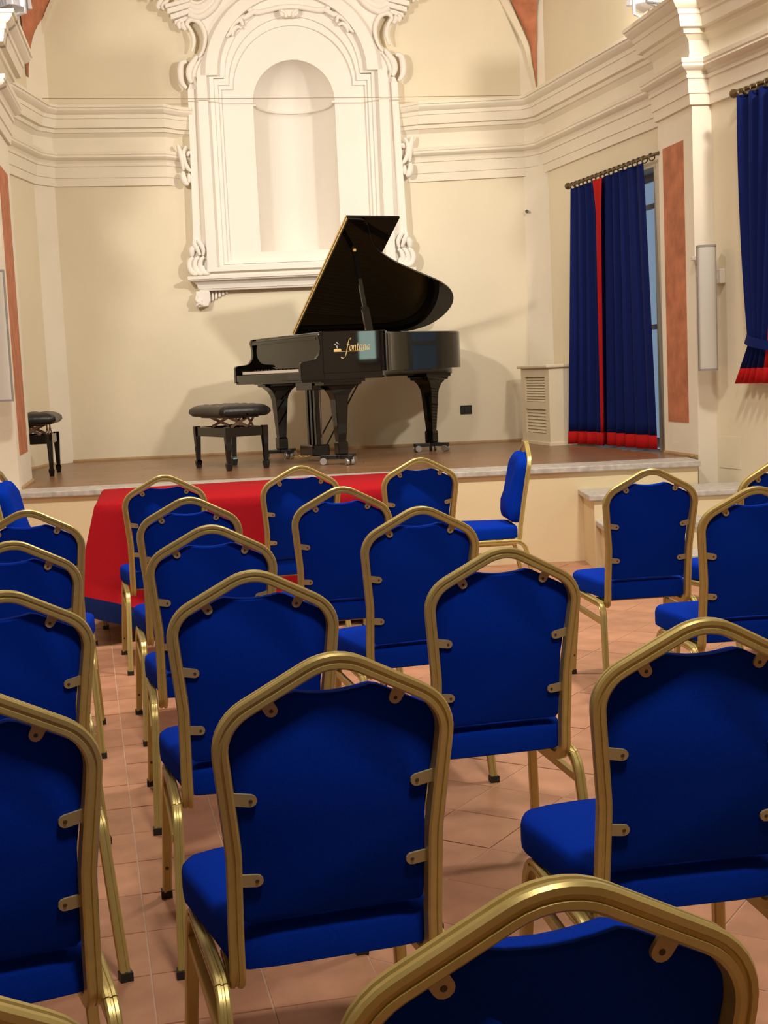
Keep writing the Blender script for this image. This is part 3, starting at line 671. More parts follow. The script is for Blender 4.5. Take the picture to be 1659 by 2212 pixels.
# ------------------------------------------------------------------ grand piano
PA = math.atan2(.43999912, .8979982)
pn = thing('grand_piano', 'black grand piano on the stage, lid propped open, gilt lettering on its side', 'piano', (-.6134, 9.9282, HS), PA)
PW = 1.46
bent = [(.727, 0), (.765, .012), (.80, .055), (.86, .165), (.93, .275), (1.05, .39), (1.25, .52), (1.5, .645), (1.75, .765), (1.91, .885), (1.99, 1.03), (1.985, 1.19), (1.90, 1.34), (1.75, 1.425), (1.55, PW)]
bq = [(p.x, p.y) for p in spline(bent, 4)]
plan_rim = [(.228, 0), (.24, 0), (.70, 0), (.715, 0)]+bq+[(.228, PW)]
def inset(poly, d):
    n = len(poly); out = []
    for i in range(n):
        p0, p1, p2 = Vector(poly[i-1]), Vector(poly[i]), Vector(poly[(i+1) % n])
        e0, e1 = (p1-p0).normalized(), (p2-p1).normalized(); n0, n1 = Vector((-e0.y, e0.x)), Vector((-e1.y, e1.x)); m = (n0+n1).normalized()
        k = d/max(.4, m.dot(n0)); q = p1+m*k; out.append((q.x, q.y))
    return out
ins = inset(plan_rim, .05)
mb = MB(); n = len(plan_rim)
def pz(poly, z): return [Vector((a, b, z)) for a, b in poly]
zr = [(.690, 0), (1.008, 0), (1.016, .006)]
rings = [pz(plan_rim, .705), pz(plan_rim, 1.010), pz(inset(plan_rim, .006), 1.016), pz(ins, 1.016), pz(ins, .86)]
mb.rings(rings, cap0=True, cap1=True); mb.obj('rim', MA['black'], pn, smooth=35)
mb = MB(); led = inset(plan_rim, .012); mb.rings([pz(inset(plan_rim, .10), .655), pz(inset(plan_rim, .075), .655), pz(inset(plan_rim, .075), .705)]); mb.obj('bottom_frame', MA['black'], pn, smooth=35)
mb = MB(); mb.add(pz(inset(plan_rim, .056), .905), [list(range(n))]); mb.obj('iron_plate', MA['bronze'], pn)
mb = MB()
for k in range(34):
    b = .14+k*.034; mb.tube([(.50, b, .925), (.9+.030*k, min(b+.10+.004*k, 1.38), .925)], .0016, 4)
o = mb.obj('strings', MA['string'], pn); o['kind'] = 'stuff'
MB().box(.228, .727, .002, .07, .652, .706).obj('side_sill', MA['black'], pn, bevel=.003)
# key bed, cheeks, key slip, keys, fallboard, desk
A0 = .046
MB().box(A0+.012, .30, .012, PW-.012, .640, .690).obj('key_bed', MA['black'], pn, bevel=.003)
MB().box(A0+.004, A0+.03, .05, PW-.05, .660, .716).obj('key_slip', MA['black'], pn, bevel=.003)
chk = [(A0, .652), (A0, .775)]+[(p.x, p.y) for p in spline([(A0+.006, .788), (A0+.03, .797), (A0+.10, .803), (.175, .815), (.202, .85), (.212, .90), (.206, .95), (.20, .985), (.212, 1.012)], 4)]+[(.24, 1.016), (.24, .652)]
for b0, b1 in ((0, .048), (PW-.048, PW)):
    MB().prism(chk, b0, b1, lambda a, b, c: Vector((a, c, b))).obj('cheek', MA['black'], pn, bevel=.004)
mb = MB()
for k in range(52):
    w_ = (PW-.24)/52; b = .12+k*w_; mb.box(A0+.034, A0+.18, b+.0006, b+w_-.0006, .722, .744)
o = mb.obj('white_keys', MA['ivory'], pn); o['kind'] = 'stuff'
mb = MB()
for k in range(51):
    if k % 7 not in (1, 4):
        b = .12+(k+1)*(PW-.24)/52; mb.box(A0+.085, A0+.18, b-.005, b+.005, .744, .756)
o = mb.obj('black_keys', MA['black'], pn); o['kind'] = 'stuff'
for b0, b1 in ((.048, .118), (PW-.118, PW-.048)): MB().box(A0+.030, A0+.18, b0, b1, .690, .752).obj('key_block', MA['black'], pn, bevel=.004)
mb = MB(); mb.prism([(A0+.18, .745), (A0+.184, .80), (.243, .93), (.246, .955), (.27, .955), (.27, .745)], .05, PW-.05, lambda a, b, c: Vector((a, c, b))); mb.obj('fallboard', MA['black'], pn, bevel=.004)
mb = MB(); mb.box(.20, .62, .05, PW-.05, .962, .985); mb.obj('music_shelf', MA['black'], pn, bevel=.004)
mb = MB(); mb.box(.205, .225, .05, PW-.05, .985, .998); mb.box(.36, .40, .35, PW-.35, .985, 1.002); mb.obj('music_desk', MA['black'], pn, bevel=.003)
mb = MB()
for k in range(5): mb.box(.2325, .2365, .640+.016*k, .650+.016*k, .822, .832)
mb.obj('maker_mark', MA['brassy'], pn)
# lid: main leaf, hinged on the far (bass) side, front leaf folded back on top of it
LID = R(35.3)
lr = bpy.data.objects.new('lid', None)
LM = Matrix.Translation((0, PW+.004, 1.030)) @ Matrix.Rotation(-LID, 4, 'X')
def lidp(a, b, h): return LM @ Vector((a, b-PW, h))
main = [(.62, -.01)]+[(a+.008, b-.006) for a, b in bq]+[(.62, PW)]
mb = MB(); mb.prism(main, 0, .020, lidp); lid = mb.obj('lid', MA['black'], pn, bevel=.002)
mb = MB(); mb.prism([(.612, -.012), (1.075, -.012), (1.075, PW), (.612, PW)], .0225, .042, lidp); fl_ = mb.obj('front_flap', MA['black'], lid, bevel=.002)
mb = MB(); mb.prism([(.607, -.010), (.6115, -.010), (.6115, PW), (.607, PW)], .003, .017, lidp); mb.prism([(.607, -.010), (.6115, -.010), (.6115, PW), (.607, PW)], .0265, .0405, lidp); tag(mb.obj('edge_line', MA['brassy'], lid), 'gold edging of the lid')
for b in (.35, .9, 1.3):
    mb = MB(); mb.tube([lidp(.618, b-.03, .021), lidp(.618, b+.03, .021)], .006, 6); mb.obj('hinge', MA['bronze'], lid)
# prop stick
pb, pt = Vector((.665, .075, 1.0)), lidp(.80, .36, -.004)
d = pt-pb; mb = MB()
mb.sweep([pb, pb+d*.30], [(-.030, -.012), (.030, -.012), (.030, .012), (-.030, .012)], ref=(1, 0, 0)); mb.sweep([pb+d*.28, pt], [(-.016, -.009), (.016, -.009), (.016, .009), (-.016, .009)], ref=(1, 0, 0))
mb.obj('lid_prop', MA['black'], pn)
mb = MB(); mb.lathe([(.016, 0), (.016, .02), (.006, .024)], lidp(.79, .33, -.001), 10, lambda x, y, h: Vector((x, y, -h))); mb.obj('prop_socket', MA['bronze'], lid)
# legs on caster dollies
def pleg(a, b, rot):
    M = Matrix.Translation((a, b, 0)) @ Matrix.Rotation(rot, 4, 'Z')
    half = [(.185, .665), (.185, .632), (.160, .632), (.155, .612), (.125, .606), (.088, .575), (.062, .53), (.054, .50), (.034, .20), (.032, .175)]
    mb = MB(); lv = []
    for w_, z in half:
        t = min(w_, .054+.35*(max(0, w_-.054)))
        lv.append([M @ Vector((sx*w_, sy*t, z)) for sx, sy in ((-1, -1), (1, -1), (1, 1), (-1, 1))])
    mb.rings(lv); lg = mb.obj('leg', MA['black'], pn, bevel=.003)
    mb = MB(); lv = [[M @ Vector((sx*w_, sy*w_, z)) for sx, sy in ((-1, -1), (1, -1), (1, 1), (-1, 1))] for w_, z in ((.034, .18), (.041, .168), (.041, .085), (.034, .072))]
    mb.rings(lv); mb.obj('ferrule', MA['black'], lg, bevel=.003)
    mb = MB(); ds = []
    for k in range(3):
        th = R(30+120*k); dv = Vector((math.cos(th), math.sin(th), 0)); nv = Vector((-dv.y, dv.x, 0))
        mb.add([M @ (dv*r_+nv*s_*w_+Vector((0, 0, z))) for z in (.045, .074) for r_, w_ in ((0, .045), (.165, .022)) for s_ in (-1, 1)], [[0, 1, 3, 2], [4, 6, 7, 5], [0, 2, 6, 4], [1, 5, 7, 3], [2, 3, 7, 6], [0, 4, 5, 1]])
        ds.append((dv, nv))
    mb.box(-.052, .052, -.052, .052, .046, .076, M); dl = mb.obj('dolly', MA['dplate'], lg, bevel=.003)
    for dv, nv in ds:
        for s_ in (-1, 1):
            mb = MB(); c = dv*.14+nv*s_*.020+Vector((0, 0, .0285))
            mb.lathe([(.012, -.012), (.026, -.012), (.0285, -.006), (.0285, .006), (.026, .012), (.012, .012)], (0, 0, 0), 14, lambda x, y, h: M @ (c+dv*x+Vector((0, 0, y))+nv*h)); mb.obj('caster_wheel', MA['steel'] if s_ < 0 else MA['spk'], dl, smooth=40)
pleg(.40, .12, 0); pleg(.40, PW-.12, 0); pleg(1.56, .80, R(28))
# pedal lyre
ly = (.44, .73)
mb = MB(); mb.box(ly[0]-.07, ly[0]+.07, ly[1]-.17, ly[1]+.17, .575, .64); lyre = mb.obj('pedal_lyre', MA['black'], pn, bevel=.005)
for b in (-.075, .0, .075):
    mb = MB(); mb.box(ly[0]-.02, ly[0]+.02, ly[1]+b-.022, ly[1]+b+.022, .13, .58); mb.obj('lyre_post', MA['black'], lyre, bevel=.004)
mb = MB(); mb.box(ly[0]-.075, ly[0]+.075, ly[1]-.14, ly[1]+.14, .045, .135); mb.obj('pedal_box', MA['black'], lyre, bevel=.012)
for b in (-.075, 0, .075):
    mb = MB(); q = [Vector((ly[0]-.06, ly[1]+b, .05)), Vector((ly[0]-.12, ly[1]+b, .042)), Vector((ly[0]-.17, ly[1]+b, .036)), Vector((ly[0]-.19, ly[1]+b, .03))]
    mb.sweep(q, [(-.004, -.012), (.004, -.012), (.004, .012), (-.004, .012)], ref=(0, 0, 1)); mb.obj('pedal', MA['bronze'], lyre, bevel=.002)
for b in (-.10, .10):
    mb = MB(); mb.tube([(ly[0]+.06, ly[1]+b, .12), (ly[0]+.40, ly[1]+b*.8, .64)], .007, 6); mb.obj('brace_rod', MA['black'], lyre)
for b in (-.05, .05):
    mb = MB(); mb.tube([(ly[0]+.05, ly[1]+b, .10), (ly[0]+.05, ly[1]+b, .60)], .004, 6); mb.obj('pedal_rod', MA['steel'], lyre)
# lettering on the treble side: a word in a calligraphic hand, an emblem and an underline
def pen(mb, pts, w_, ang=38, sm=6, org=(0, 0), sc=1., b=-.0012, shear=.12, closed=False):
    q = spline(pts, sm, closed) if sm else [Vector((*p, 0)) for p in pts]
    if closed: q.append(q[0])
    nx, ny = math.cos(R(ang))*w_/2, math.sin(R(ang))*w_/2; vs = []
    for p in q:
        for s_ in (-1, 1):
            x, y = p.x+s_*nx+shear*(p.y+s_*ny), p.y+s_*ny; vs.append(Vector((org[0]+x*sc, b, org[1]+y*sc)))
    mb.add(vs, [[2*i, 2*i+1, 2*i+3, 2*i+2] for i in range(len(q)-1)])
LT = {'o': [[(.30, .98), (.10, .85), (.04, .5), (.12, .12), (.32, .02), (.52, .15), (.58, .5), (.50, .86), (.30, .98)]],
      'n': [[(.0, .88), (.12, .97), (.14, .8), (.12, .4), (.10, .02)], [(.13, .62), (.26, .88), (.42, .98), (.54, .86), (.52, .5), (.50, .12), (.58, .02), (.68, .10)]],
      't': [[(.18, 1.35), (.17, .9), (.14, .3), (.22, .03), (.36, .08)], [(.0, .97), (.20, .98), (.38, .98)]],
      'a': [[(.52, .86), (.34, .98), (.12, .82), (.04, .42), (.14, .06), (.32, .10), (.48, .45), (.54, .85)], [(.56, .98), (.52, .5), (.51, .12), (.60, .02), (.68, .10)]]}
mb = MB(); x = .452; xh = .040
for chr1 in 'ontana':
    for st_ in LT[chr1]: pen(mb, st_, .19, org=(x, .868), sc=xh)
    x += xh*{'o': .70, 'n': .80, 't': .50, 'a': .80}[chr1]
pen(mb, [(1.02, 2.05), (1.10, 2.28), (.98, 2.36), (.78, 2.2), (.62, 1.7), (.50, 1.0), (.40, .2), (.28, -.6), (.10, -1.15), (-.18, -1.38), (-.50, -1.36), (-.68, -1.18), (-.60, -1.08)], .20, org=(.415, .868), sc=xh)
pen(mb, [(.28, 1.06), (.52, 1.08), (.84, 1.08)], .16, ang=70, org=(.415, .868), sc=xh, sm=2)
mb.add([Vector((a, -.0012, z)) for a, z in ((.321, .861), (.575, .861), (.575, .8645), (.321, .8645))], [[0, 1, 2, 3]])
mb.add([Vector((a, -.0012, z)) for a, z in ((.322, .8665), (.385, .8665), (.385, .873), (.379, .883), (.330, .883), (.322, .876))], [[0, 1, 2, 3, 4, 5]])
mb.obj('lettering', MA['brassy'], pn)
mb = MB(); pen(mb, [(.0, 0), (-.02, .4), (-.22, .75), (-.62, .98), (-.28, 1.02), (.0, 1.38), (.28, 1.02), (.62, .98), (.22, .75), (.08, .4), (.10, 0)], .10, org=(.349, .888), sc=.033, sm=0, shear=0)
mb.obj('emblem', MA['silver'], pn)
# ------------------------------------------------------------------ benches
def bench(label, near, yaw, L, Wd):
    """near = leg centre of the corner nearest the viewer; local x = long side, y = short side"""
    t = thing('piano_bench', label, 'bench', (near[0], near[1], HS), yaw, 'adjustable piano benches on the stage')
    n = 40; m_ = .045; sr_ = []
    def sup(k, sx, sy):
        th = 2*pi*k/n; c, s = math.cos(th), math.sin(th); e = .17
        return (L/2+sx*math.copysign(abs(c)**e, c), Wd/2+sy*math.copysign(abs(s)**e, s))
    def rg(d, z, puff=0): return [Vector((*sup(k, L/2+m_-d+puff*(.009 if k % 4 < 2 else 0), Wd/2+m_-d+puff*(.009 if k % 4 < 2 else 0)), z)) for k in range(n)]
    mb = MB(); mb.rings([rg(.03, .405), rg(.008, .412), rg(-.004, .435, 1), rg(.0, .462, 1), rg(.018, .485), rg(.05, .496)], cap1=False)
    nu, nv = 24, 14
    def top(u, v):
        x, y = u*2-1, v*2-1; px, py = L/2+x*(L/2+m_-.05), Wd/2+y*(Wd/2+m_-.05)
        tuft = abs(math.sin(u*4*pi))*abs(math.sin(v*3*pi)); return Vector((px, py, .487+.014*tuft+.006*(1-x*x)*(1-y*y)))
    mb.grid(top, nu, nv); mb.obj('cushion', MA['leather'], t, smooth=60)
    mb = MB()
    for i in range(1, 4):
        for j in range(1, 3): mb.lathe([(.008, 0), (.006, .004)], (L*i/4, Wd*j/3, .492), 8)
    mb.obj('tuft_buttons', MA['leather'], t)['kind'] = 'stuff'
    MB().box(.03, L-.03, .03, Wd-.03, .395, .406).obj('seat_board', MA['dplate'], t)
    for x in (.20*L, .80*L):
        for y0, y1 in ((.02, Wd-.02), (Wd-.02, .02)):
            mb = MB(); sft = .008 if y0 < y1 else -.008
            mb.sweep([(x+sft, Wd/2+(y0-Wd/2)*.55, .325), (x+sft, Wd/2+(y1-Wd/2)*.55, .397)], [(-.003, -.011), (.003, -.011), (.003, .011), (-.003, .011)], ref=(1, 0, 0)); mb.obj('scissor_arm', MA['pinkbar'], t)
    for x in (.30*L, .70*L):
        for x0, x1 in ((x-.05, x+.05), (x+.05, x-.05)):
            for yy in (.03,):
                mb = MB(); mb.sweep([(x0, yy+(.004 if x0 < x1 else -.004), .325), (x1, yy+(.004 if x0 < x1 else -.004), .397)], [(-.011, -.003), (.011, -.003), (.011, .003), (-.011, .003)], ref=(0, 0, 1)); mb.obj('scissor_arm', MA['pinkbar'], t)
    mb = MB(); mb.tube([(-.05, Wd/2, .435), (.03, Wd/2, .39)], .012, 8); mb.obj('height_knob', MA['black'], t)
    for (x0, x1, y0, y1) in ((.02, L-.02, -.012, .008), (.02, L-.02, Wd-.008, Wd+.012), (-.012, .008, .02, Wd-.02), (L-.008, L+.012, .02, Wd-.02)):
        MB().box(x0, x1, y0, y1, .255, .325).obj('apron', MA['black'], t, bevel=.002)
    for x in (0, L):
        for y in (0, Wd):
            mb = MB(); mb.rings([[Vector((x+sx*w_, y+sy*w_, z)) for sx, sy in ((-1, -1), (1, -1), (1, 1), (-1, 1))] for w_, z in ((.021, .332), (.023, .325), (.022, .25), (.015, .065), (.020, .060), (.023, .048), (.016, .0))])
            mb.obj('leg', MA['black'], t, bevel=.002)
    return t
bench('black tufted adjustable bench standing in front of the grand piano keyboard', (-1.157, 10.03), math.atan2(.866, -.5), .60, -.31 if False else .31).location = (-1.157, 10.03, HS)
# local y of the bench must point away from the viewer: use the far-left handed frame
for o in [q for q in C.objects if q.name == 'piano_bench']:
    o.location = (-1.157+.31*.866, 10.03+.31*.5, HS)
b2 = bench('black adjustable bench half hidden behind the left pilaster', (-2.576, 10.333), R(97), .46, .29)
# ------------------------------------------------------------------ radiator cover
rp = Plane((1.285, 11.97), (1.445, 11.30)); rl = rp.L
rc = thing('radiator_cover', 'cream louvred radiator cover in the right corner of the stage', 'radiator cover', rp(0, HS))
ro = Vector(rc.location)
def RP(a, z, w=0): return rp(a, HS+z, w)-ro
RH = .665
end = Plane((1.445, 11.30), (1.80, 11.35))
e1, wall1, wall0 = end(0, 0), end(.34, 0), Vector((1.63, 12.02, 0))
f0, f1 = rp(0, 0, -.03), rp(rl, 0, -.03)
mb = MB(); mb.prism([(f0.x, f0.y), (f1.x, f1.y), (wall1.x, wall1.y), (wall0.x, wall0.y)], 0.02, RH, lambda a, b, c: Vector((a-ro.x, b-ro.y, c))); body = mb.obj('case', MA['lou'], rc)
for (a0, a1, z0, z1) in ((0, .10, .03, RH), (rl-.09, rl, .03, RH), (.10, rl-.09, RH-.075, RH), (.10, rl-.09, .31, .37), (.10, rl-.09, .03, .10)):
    mb = MB(); mb.prism([(a0, z0), (a1, z0), (a1, z1), (a0, z1)], -.03, 0, RP); mb.obj('frame_board', MA['lou'], rc)
mb = MB()
mb.prism([(0, .0), (.34, .0), (.34, RH), (0, RH)], 0, .012, lambda a, b, c: end(a, HS+b, c)-ro); mb.obj('end_panel', MA['lou'], rc, bevel=.004)
mb = MB(); mb.prism([(-.01, 0), (rl+.012, 0), (rl+.012, .03), (-.01, .03)], -.02, .012, RP); mb.prism([(-.012, 0), (.34, 0), (.34, .03), (-.012, .03)], 0, .024, lambda a, b, c: end(a, HS+b, c)-ro); mb.obj('plinth', MA['lou'], rc, bevel=.003)
t0, t1, t2 = rp(-.03, 0, .03), rp(rl+.035, 0, .03), end(.36, 0, .03)
mb = MB(); mb.prism([(t0.x, t0.y), (t1.x, t1.y), (t2.x, t2.y), (wall0.x+.02, wall0.y+.05)], RH, RH+.028, lambda a, b, c: Vector((a-ro.x, b-ro.y, c))); mb.obj('top', MA['lou'], rc, bevel=.008)
for z0, z1, n in ((.375, RH-.08, 9), (.105, .305, 7)):
    for k in range(n):
        z = z0+(z1-z0)*(k+.5)/n; d = (z1-z0)/n*.40
        mb = MB(); mb.add([RP(.10, z-d, -.010), RP(rl-.09, z-d, -.010), RP(rl-.09, z+d, -.024), RP(.10, z+d, -.024), RP(.10, z-d-.004, -.014), RP(rl-.09, z-d-.004, -.014), RP(rl-.09, z+d-.004, -.028), RP(.10, z+d-.004, -.028)], [[0, 1, 2, 3], [7, 6, 5, 4], [0, 4, 5, 1], [2, 6, 7, 3], [0, 3, 7, 4], [1, 5, 6, 2]])
        mb.obj('slat', MA['lou'], rc)
# ------------------------------------------------------------------ curtains, rods
def rod_thing(P, s0, s1, z, w, label, rings, brk=True, endbracket=None):
    o = thing('curtain_rod', label, 'curtain rod', P(s0, z, w)); org = Vector(o.location)
    L0, L1 = P(s0, z, w)-org, P(s1, z, w)-org; d = (L1-L0).normalized()
    mb = MB(); mb.tube([L0, L1], .013, 10); mb.obj('pole', MA['rod'], o, smooth=50)
    q = d.to_track_quat('Z', 'Y').to_matrix()
    for e, sg in ((L0, -1), (L1, 1)):
        if sg > 0 and brk: continue
        mb = MB(); mb.lathe([(.012, -.01), (.016, 0), (.026, .012), (.030, .028), (.026, .044), (.012, .055), (.004, .058)], e, 12, lambda x, y, h: q @ Vector((x, y, sg*h))); mb.obj('finial', MA['rod'], o, smooth=60)
    for s in rings:
        c = P(s, z-.010, w)-org; mb = MB(); mb.tube([c+(q @ Vector((.026*math.cos(2*pi*k/14), .026*math.sin(2*pi*k/14), .004*math.sin(k)))) for k in range(14)], .0048, 6, closed=True); mb.obj('ring', MA['rod'], o, smooth=60)
    for s in ([s1-.03] if brk else [])+[s0+.06]:
        a, b = P(s, z, w)-org, P(s, z-.03, .0)-org
        mb = MB(); mb.tube([a, (a+b)/2-Vector((0, 0, .02)), b], .009, 8); mb.lathe([(.03, 0), (.03, .006), (.01, .012)], b, 12, lambda x, y, h: P.u*x+Vector((0, 0, y))+P.n*h); mb.obj('wall_bracket', MA['rod'], o, smooth=60)
    return o
RW = .105
rod_thing(RA, .835, 2.46, 2.83, RW, 'dark brass curtain rod with rings above the stage window', [.90+k*.083 for k in range(17)]+[2.345])
rod_thing(NV, .445, 1.15, 3.035, .085, 'dark brass curtain rod at the upper right edge of the picture', [.50, .57, .64, .71, .80, .90, 1.0], brk=False)
def curtain(name, P, sfn, wfn, z0, z1, hem, cols, label, nu=72, nv=26, cat='curtain', redfn=None, group=None):
    """sheet from top z1 to hem z0: sfn(u,z) along the wall, wfn(u,z) away from it"""
    zs = [z1-(z1-z0-hem)*j/(nv-3) for j in range(nv-2)]+[z0+hem*.5, z0]
    org = P(sfn(.5, z0), z0, wfn(.5, z0))
    mb = MB(); vs = [P(sfn(i/nu, z), z, wfn(i/nu, z))-org for z in zs for i in range(nu+1)]; k = nu+1
    body, hemf = [], []
    for j in range(len(zs)-1):
        for i in range(nu): (hemf if j >= nv-3 else body).append([j*k+i, j*k+i+1, (j+1)*k+i+1, (j+1)*k+i])
    o = thing(name, label, cat, org, 0, group)
    def mk(nm, faces, m):
        mb = MB(); mb.add(vs, faces); me = mb.mesh(nm, m, 75); bm = bmesh.new(); bm.from_mesh(me); bmesh.ops.delete(bm, geom=[v for v in bm.verts if not v.link_faces], context='VERTS'); bm.to_mesh(me); bm.free()
        q = bpy.data.objects.new(nm, me); C.objects.link(q); q.parent = o; s_ = q.modifiers.new('thick', 'SOLIDIFY'); s_.thickness = .004; return q
    if redfn:
        rf = [f for f in body if redfn((f[0] % k)/nu)]; bf = [f for f in body if not redfn((f[0] % k)/nu)]
        mk('drape', bf, MA['curtain']); tag(mk('red_edge', rf, MA['curtred']), 'red leading edge of the curtain')
    else: mk('drape', body, MA['curtain'])
    tag(mk('hem_band', hemf, MA['curtred']), 'red hem band'); return o
def lerp(a, b, t): return a+(b-a)*t
def fold(ph, n, amp): return lambda u, t: math.sin(u*2*pi*n+ph)*amp*(.55+.45*t)+math.sin(u*2*pi*n*2.3+ph*1.7)*amp*.25
Z1, Z0 = 2.800, .672
fa = fold(.4, 4, .030); fb = fold(1.3, 5.5, .036)
def ct(z): return (2.81-z)/2.13
def redl(z): t = ct(z); return 1.385+.055*min(1, t/.12)-.025*t
def redr(z): t = ct(z); return 1.575-.025*min(1, t/.12)-.085*t
def s_left(u, z):
    t = ct(z)
    if u > .86: return lerp(redl(z), redr(z), (u-.86)/.14)
    a = .23*min(1, t*1.64)*(1-u/.86)**2
    return a+lerp(.905-.19*t, redl(z), u/.86)
# left panel with the red leading edge; right panel in front of the daylight
curtain('curtain', RA, s_left, lambda u, z: .095*min(1, ct(z)*1.64)*(1-u)**2+RW+.006+fa(u, ct(z))*(1 if u < .8 else .4)+(.030 if u > .84 else 0), Z0-.004, Z1-.008, .105, None,
        'left blue stage curtain with a red leading edge', redfn=lambda u: u > .855, group='blue stage curtains')
curtain('curtain', RA, lambda u, z: lerp(1.43-.10*ct(z), 2.195+.125*max(0, ct(z))**.9, u), lambda u, z: RW-.008-.02*max(0, 1-u*6)+fb(u, ct(z))*min(1, (1-u)*5), Z0, Z1, .105, None,
        'right blue stage curtain leaving a strip of window uncovered', group='blue stage curtains')
# side curtain gathered by a tie-back
ZT = 1.415
def gather(z):
    if z > ZT: t = (3.0-z)/(3.0-ZT); return lerp(1., .42, max(0, t)**1.6)
    return lerp(.42, .62, (ZT-z)/(ZT-1.165))
fc = fold(.2, 5, .030)
def s2(u, z):
    t = max(0, min(1, (3.0-z)/(3.0-ZT))); c0_ = .485; w_ = .62*gather(z); sh = .10*t**2.2 if z > ZT else .10-.16*(ZT-z)/(ZT-1.165)
    return c0_+sh-.02*t+u*w_
curtain('curtain', NV, s2, lambda u, z: .085+fc(u, .6)*(.55+.6*gather(z)), 1.165, 3.005, .10, None, 'blue curtain with a red edge, gathered by a tie-back at the right edge', redfn=lambda u: u > .80)
tb_ = MB(); cxs = s2(.5, ZT); cpt = NV(cxs, ZT, .085); ring_ = []
for k in range(25):
    th = 2*pi*k/24; ring_.append(NV(cxs+.155*math.cos(th), ZT+.012-.03*math.cos(th)*1.0, .085+.062*math.sin(th))-cpt)
tb_.sweep(ring_[:-1], [(-.030, -.004), (.030, -.004), (.030, .004), (-.030, .004)], ref=(0, 0, 1), closed=True)
o = tb_.obj('curtain_tie', MA['curtain'], smooth=60); o.location = cpt; tag(o, 'blue cloth tie-back round the curtain at the right edge', 'tie-back')
# ------------------------------------------------------------------ speakers, switch, socket, hook
def speaker(label, c, yaw, hgt, wd=.115, dp=.10):
    t = thing('column_speaker', label, 'loudspeaker', c, yaw, 'slim wall loudspeakers')
    out = [(-wd/2, dp*.5), (wd/2, dp*.5), (wd/2, -dp*.30)]+[(wd/2*math.cos(a), -dp*.30-dp*.2*math.sin(a)) for a in [pi*k/8 for k in range(1, 8)]]+[(-wd/2, -dp*.30)]
    mb = MB(); mb.prism(out, .012, hgt-.012, lambda a, b, c: Vector((a, b, c))); mb.obj('grille', MA['grille'], t, smooth=40)
    mb = MB(); o2 = [(a*1.06, b*1.04) for a, b in out]; mb.prism(o2, 0, .014, lambda a, b, c: Vector((a, b, c))); mb.prism(o2, hgt-.014, hgt, lambda a, b, c: Vector((a, b, c)))
    mb.box(-wd/2-.006, -wd/2, -dp*.28, dp*.5, 0, hgt); mb.box(wd/2, wd/2+.006, -dp*.28, dp*.5, 0, hgt); mb.obj('case', MA['spk'], t)
    for z in (.12, hgt-.12):
        mb = MB(); mb.box(-.02, .02, dp*.5, dp*.5+.075, z-.012, z+.012); mb.obj('mount', MA['white'], t)
    return t
speaker('slim grey column loudspeaker on the right pilaster', (2.245, 9.04, 1.255), R(-8), .84, .112, .10)
speaker('white column loudspeaker cut by the left edge of the picture', (-2.485, 8.80, 1.262), R(5), .86, .125, .06)
mb = MB(); mb.box(-.02, .02, -.07, .0, -.014, .014); o = mb.obj('wall_clip', MA['white'], bevel=.004); o.location = PFF(-.012, 2.02, .0); tag(o, 'small white clip on the edge of the right pilaster', 'clip')
o = MB().prism([(0, 0), (.10, 0), (.10, .098), (0, .098)], 0, .045, lambda a, b, c: NV(.045+a, b, c)-NV(.045, 0, 0)).obj('switch_box', MA['white'], bevel=.006); o.location = NV(.045, 1.84, 0)
tag(o, 'small white switch box on the wall beside the right loudspeaker', 'switch')
MB().prism([(.03, .03), (.07, .03), (.07, .07), (.03, .07)], .045, .049, lambda a, b, c: NV(.045+a, b, c)-NV(.045, 0, 0)).obj('button', MA['white'], o)
so = thing('wall_socket', 'black wall socket low on the back wall right of the piano', 'socket', BW(3.548, .922))
sorg = Vector(so.location)
def SP(a, z, w=0): return BW(3.548+a, .922+z, w)-sorg
MB().prism([(0, 0), (.108, 0), (.108, .082), (0, .082)], 0, .009, SP).obj('plate', MA['dplate'], so, bevel=.003)
for k in range(3): MB().prism([(.016+k*.027, .018), (.038+k*.027, .018), (.038+k*.027, .064), (.016+k*.027, .064)], .009, .012, SP).obj('module', MA['cap'], so, bevel=.001)
hk = thing('wall_hook', 'small dark wall hook high on the back wall near the right corner', 'hook', BW(4.215, 2.728)); ho = Vector(hk.location)
MB().lathe([(.012, 0), (.016, .012), (.010, .03)], (0, 0, 0), 10, lambda x, y, h: BW.u*x+Vector((0, 0, y))+BW.n*(h+.05)).obj('knob', MA['dplate'], hk, smooth=50)
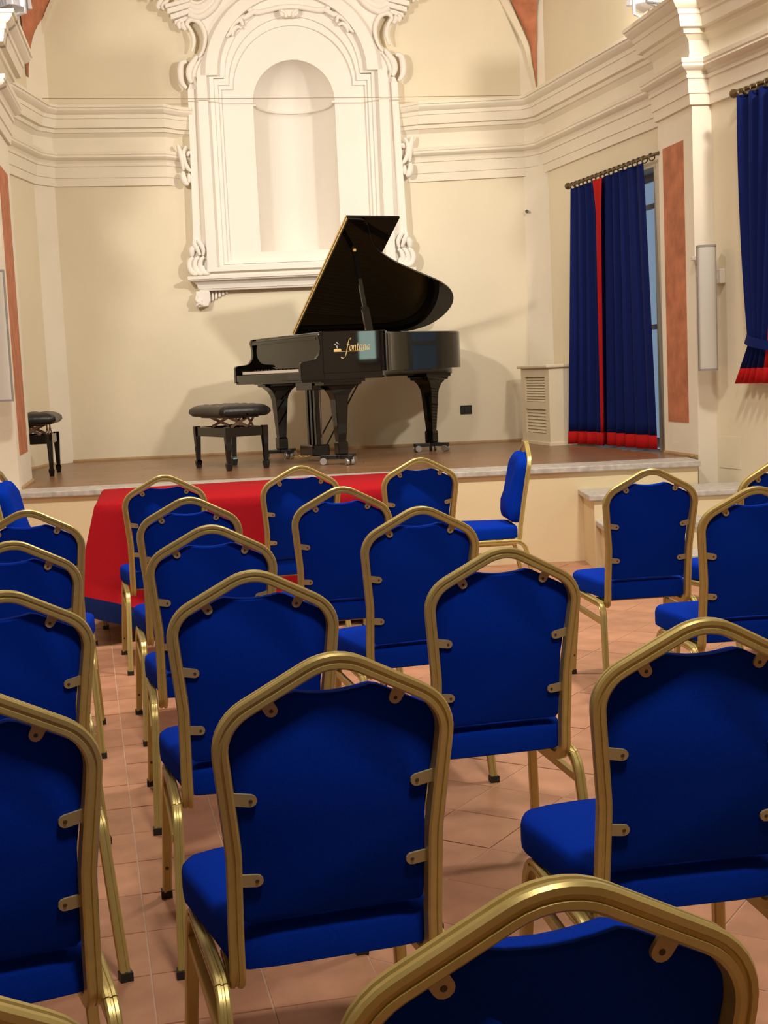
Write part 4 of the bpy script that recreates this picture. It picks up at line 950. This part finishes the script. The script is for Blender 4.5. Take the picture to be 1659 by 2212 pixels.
mb = MB(); mb.tube([BW.n*.055, BW.n*.03+BW.u*.004-Vector((0, 0, .012)), Vector((0, 0, -.004))], .006, 6); mb.obj('stem', MA['white'], hk)
# ------------------------------------------------------------------ floodlights standing on the cornices
def flood(name, label, loc, aim, power, size=(.34, .26), lamp=True):
    t = thing(name, label, 'floodlight', loc); 
    d = (Vector(aim)-Vector(loc)); q = d.to_track_quat('-Z', 'Y').to_matrix(); M = q.to_4x4(); M.translation = (0, 0, .17)
    w_, h_ = size
    mb = MB(); mb.rings([[M @ Vector((sx*a, sy*b, z)) for sx, sy in ((-1, -1), (1, -1), (1, 1), (-1, 1))] for a, b, z in ((w_*.36, h_*.36, .085), (w_*.42, h_*.42, .04), (w_*.5, h_*.5, .0), (w_*.5, h_*.5, -.03))], cap1=False)
    mb.obj('housing', MA['lampgrey'], t, bevel=.004)
    for k in range(9):
        x = w_*.34*(k/4-1); mb = MB(); mb.box(x-.003, x+.003, -h_*.36, h_*.36, .075, .125, M); mb.obj('cooling_fin', MA['lampgrey'], t)
    mb = MB(); mb.box(-w_*.47, w_*.47, -h_*.47, h_*.47, -.018, -.012, M); mb.obj('lamp_glass', MA['lampglow'], t)
    mb = MB(); zb = .002
    a, b = M @ Vector((-w_*.54, 0, .02)), M @ Vector((w_*.54, 0, .02))
    mb.tube([a, Vector((a.x, a.y, zb+.008)), Vector((b.x, b.y, zb+.008)), b], .010, 6); mb.obj('bracket', MA['lampgrey'], t)
    if lamp:
        l = area(name+'_light', (0, 0, 0), (0, 0, -1), (w_*.9, h_*.9), power)
        l.parent = t; l.matrix_local = M @ Matrix.Translation((0, 0, -.03))
    return t
flood('floodlight', 'grey finned floodlight on the left pilaster cornice', (-2.33, 9.14, 3.785), (.2, 12.1, 4.3), FLOOD_L)
flood('floodlight', 'grey floodlight lying on the right pilaster cornice', (1.955, 9.66, 3.735), (-1.8, 12.1, 4.3), FLOOD_R, (.26, .20))
flood('floodlight', 'grey floodlight partly cut by the top edge on the right pilaster cornice', (2.03, 9.33, 3.735), (.2, 12.1, 4.7), 7, (.26, .20))
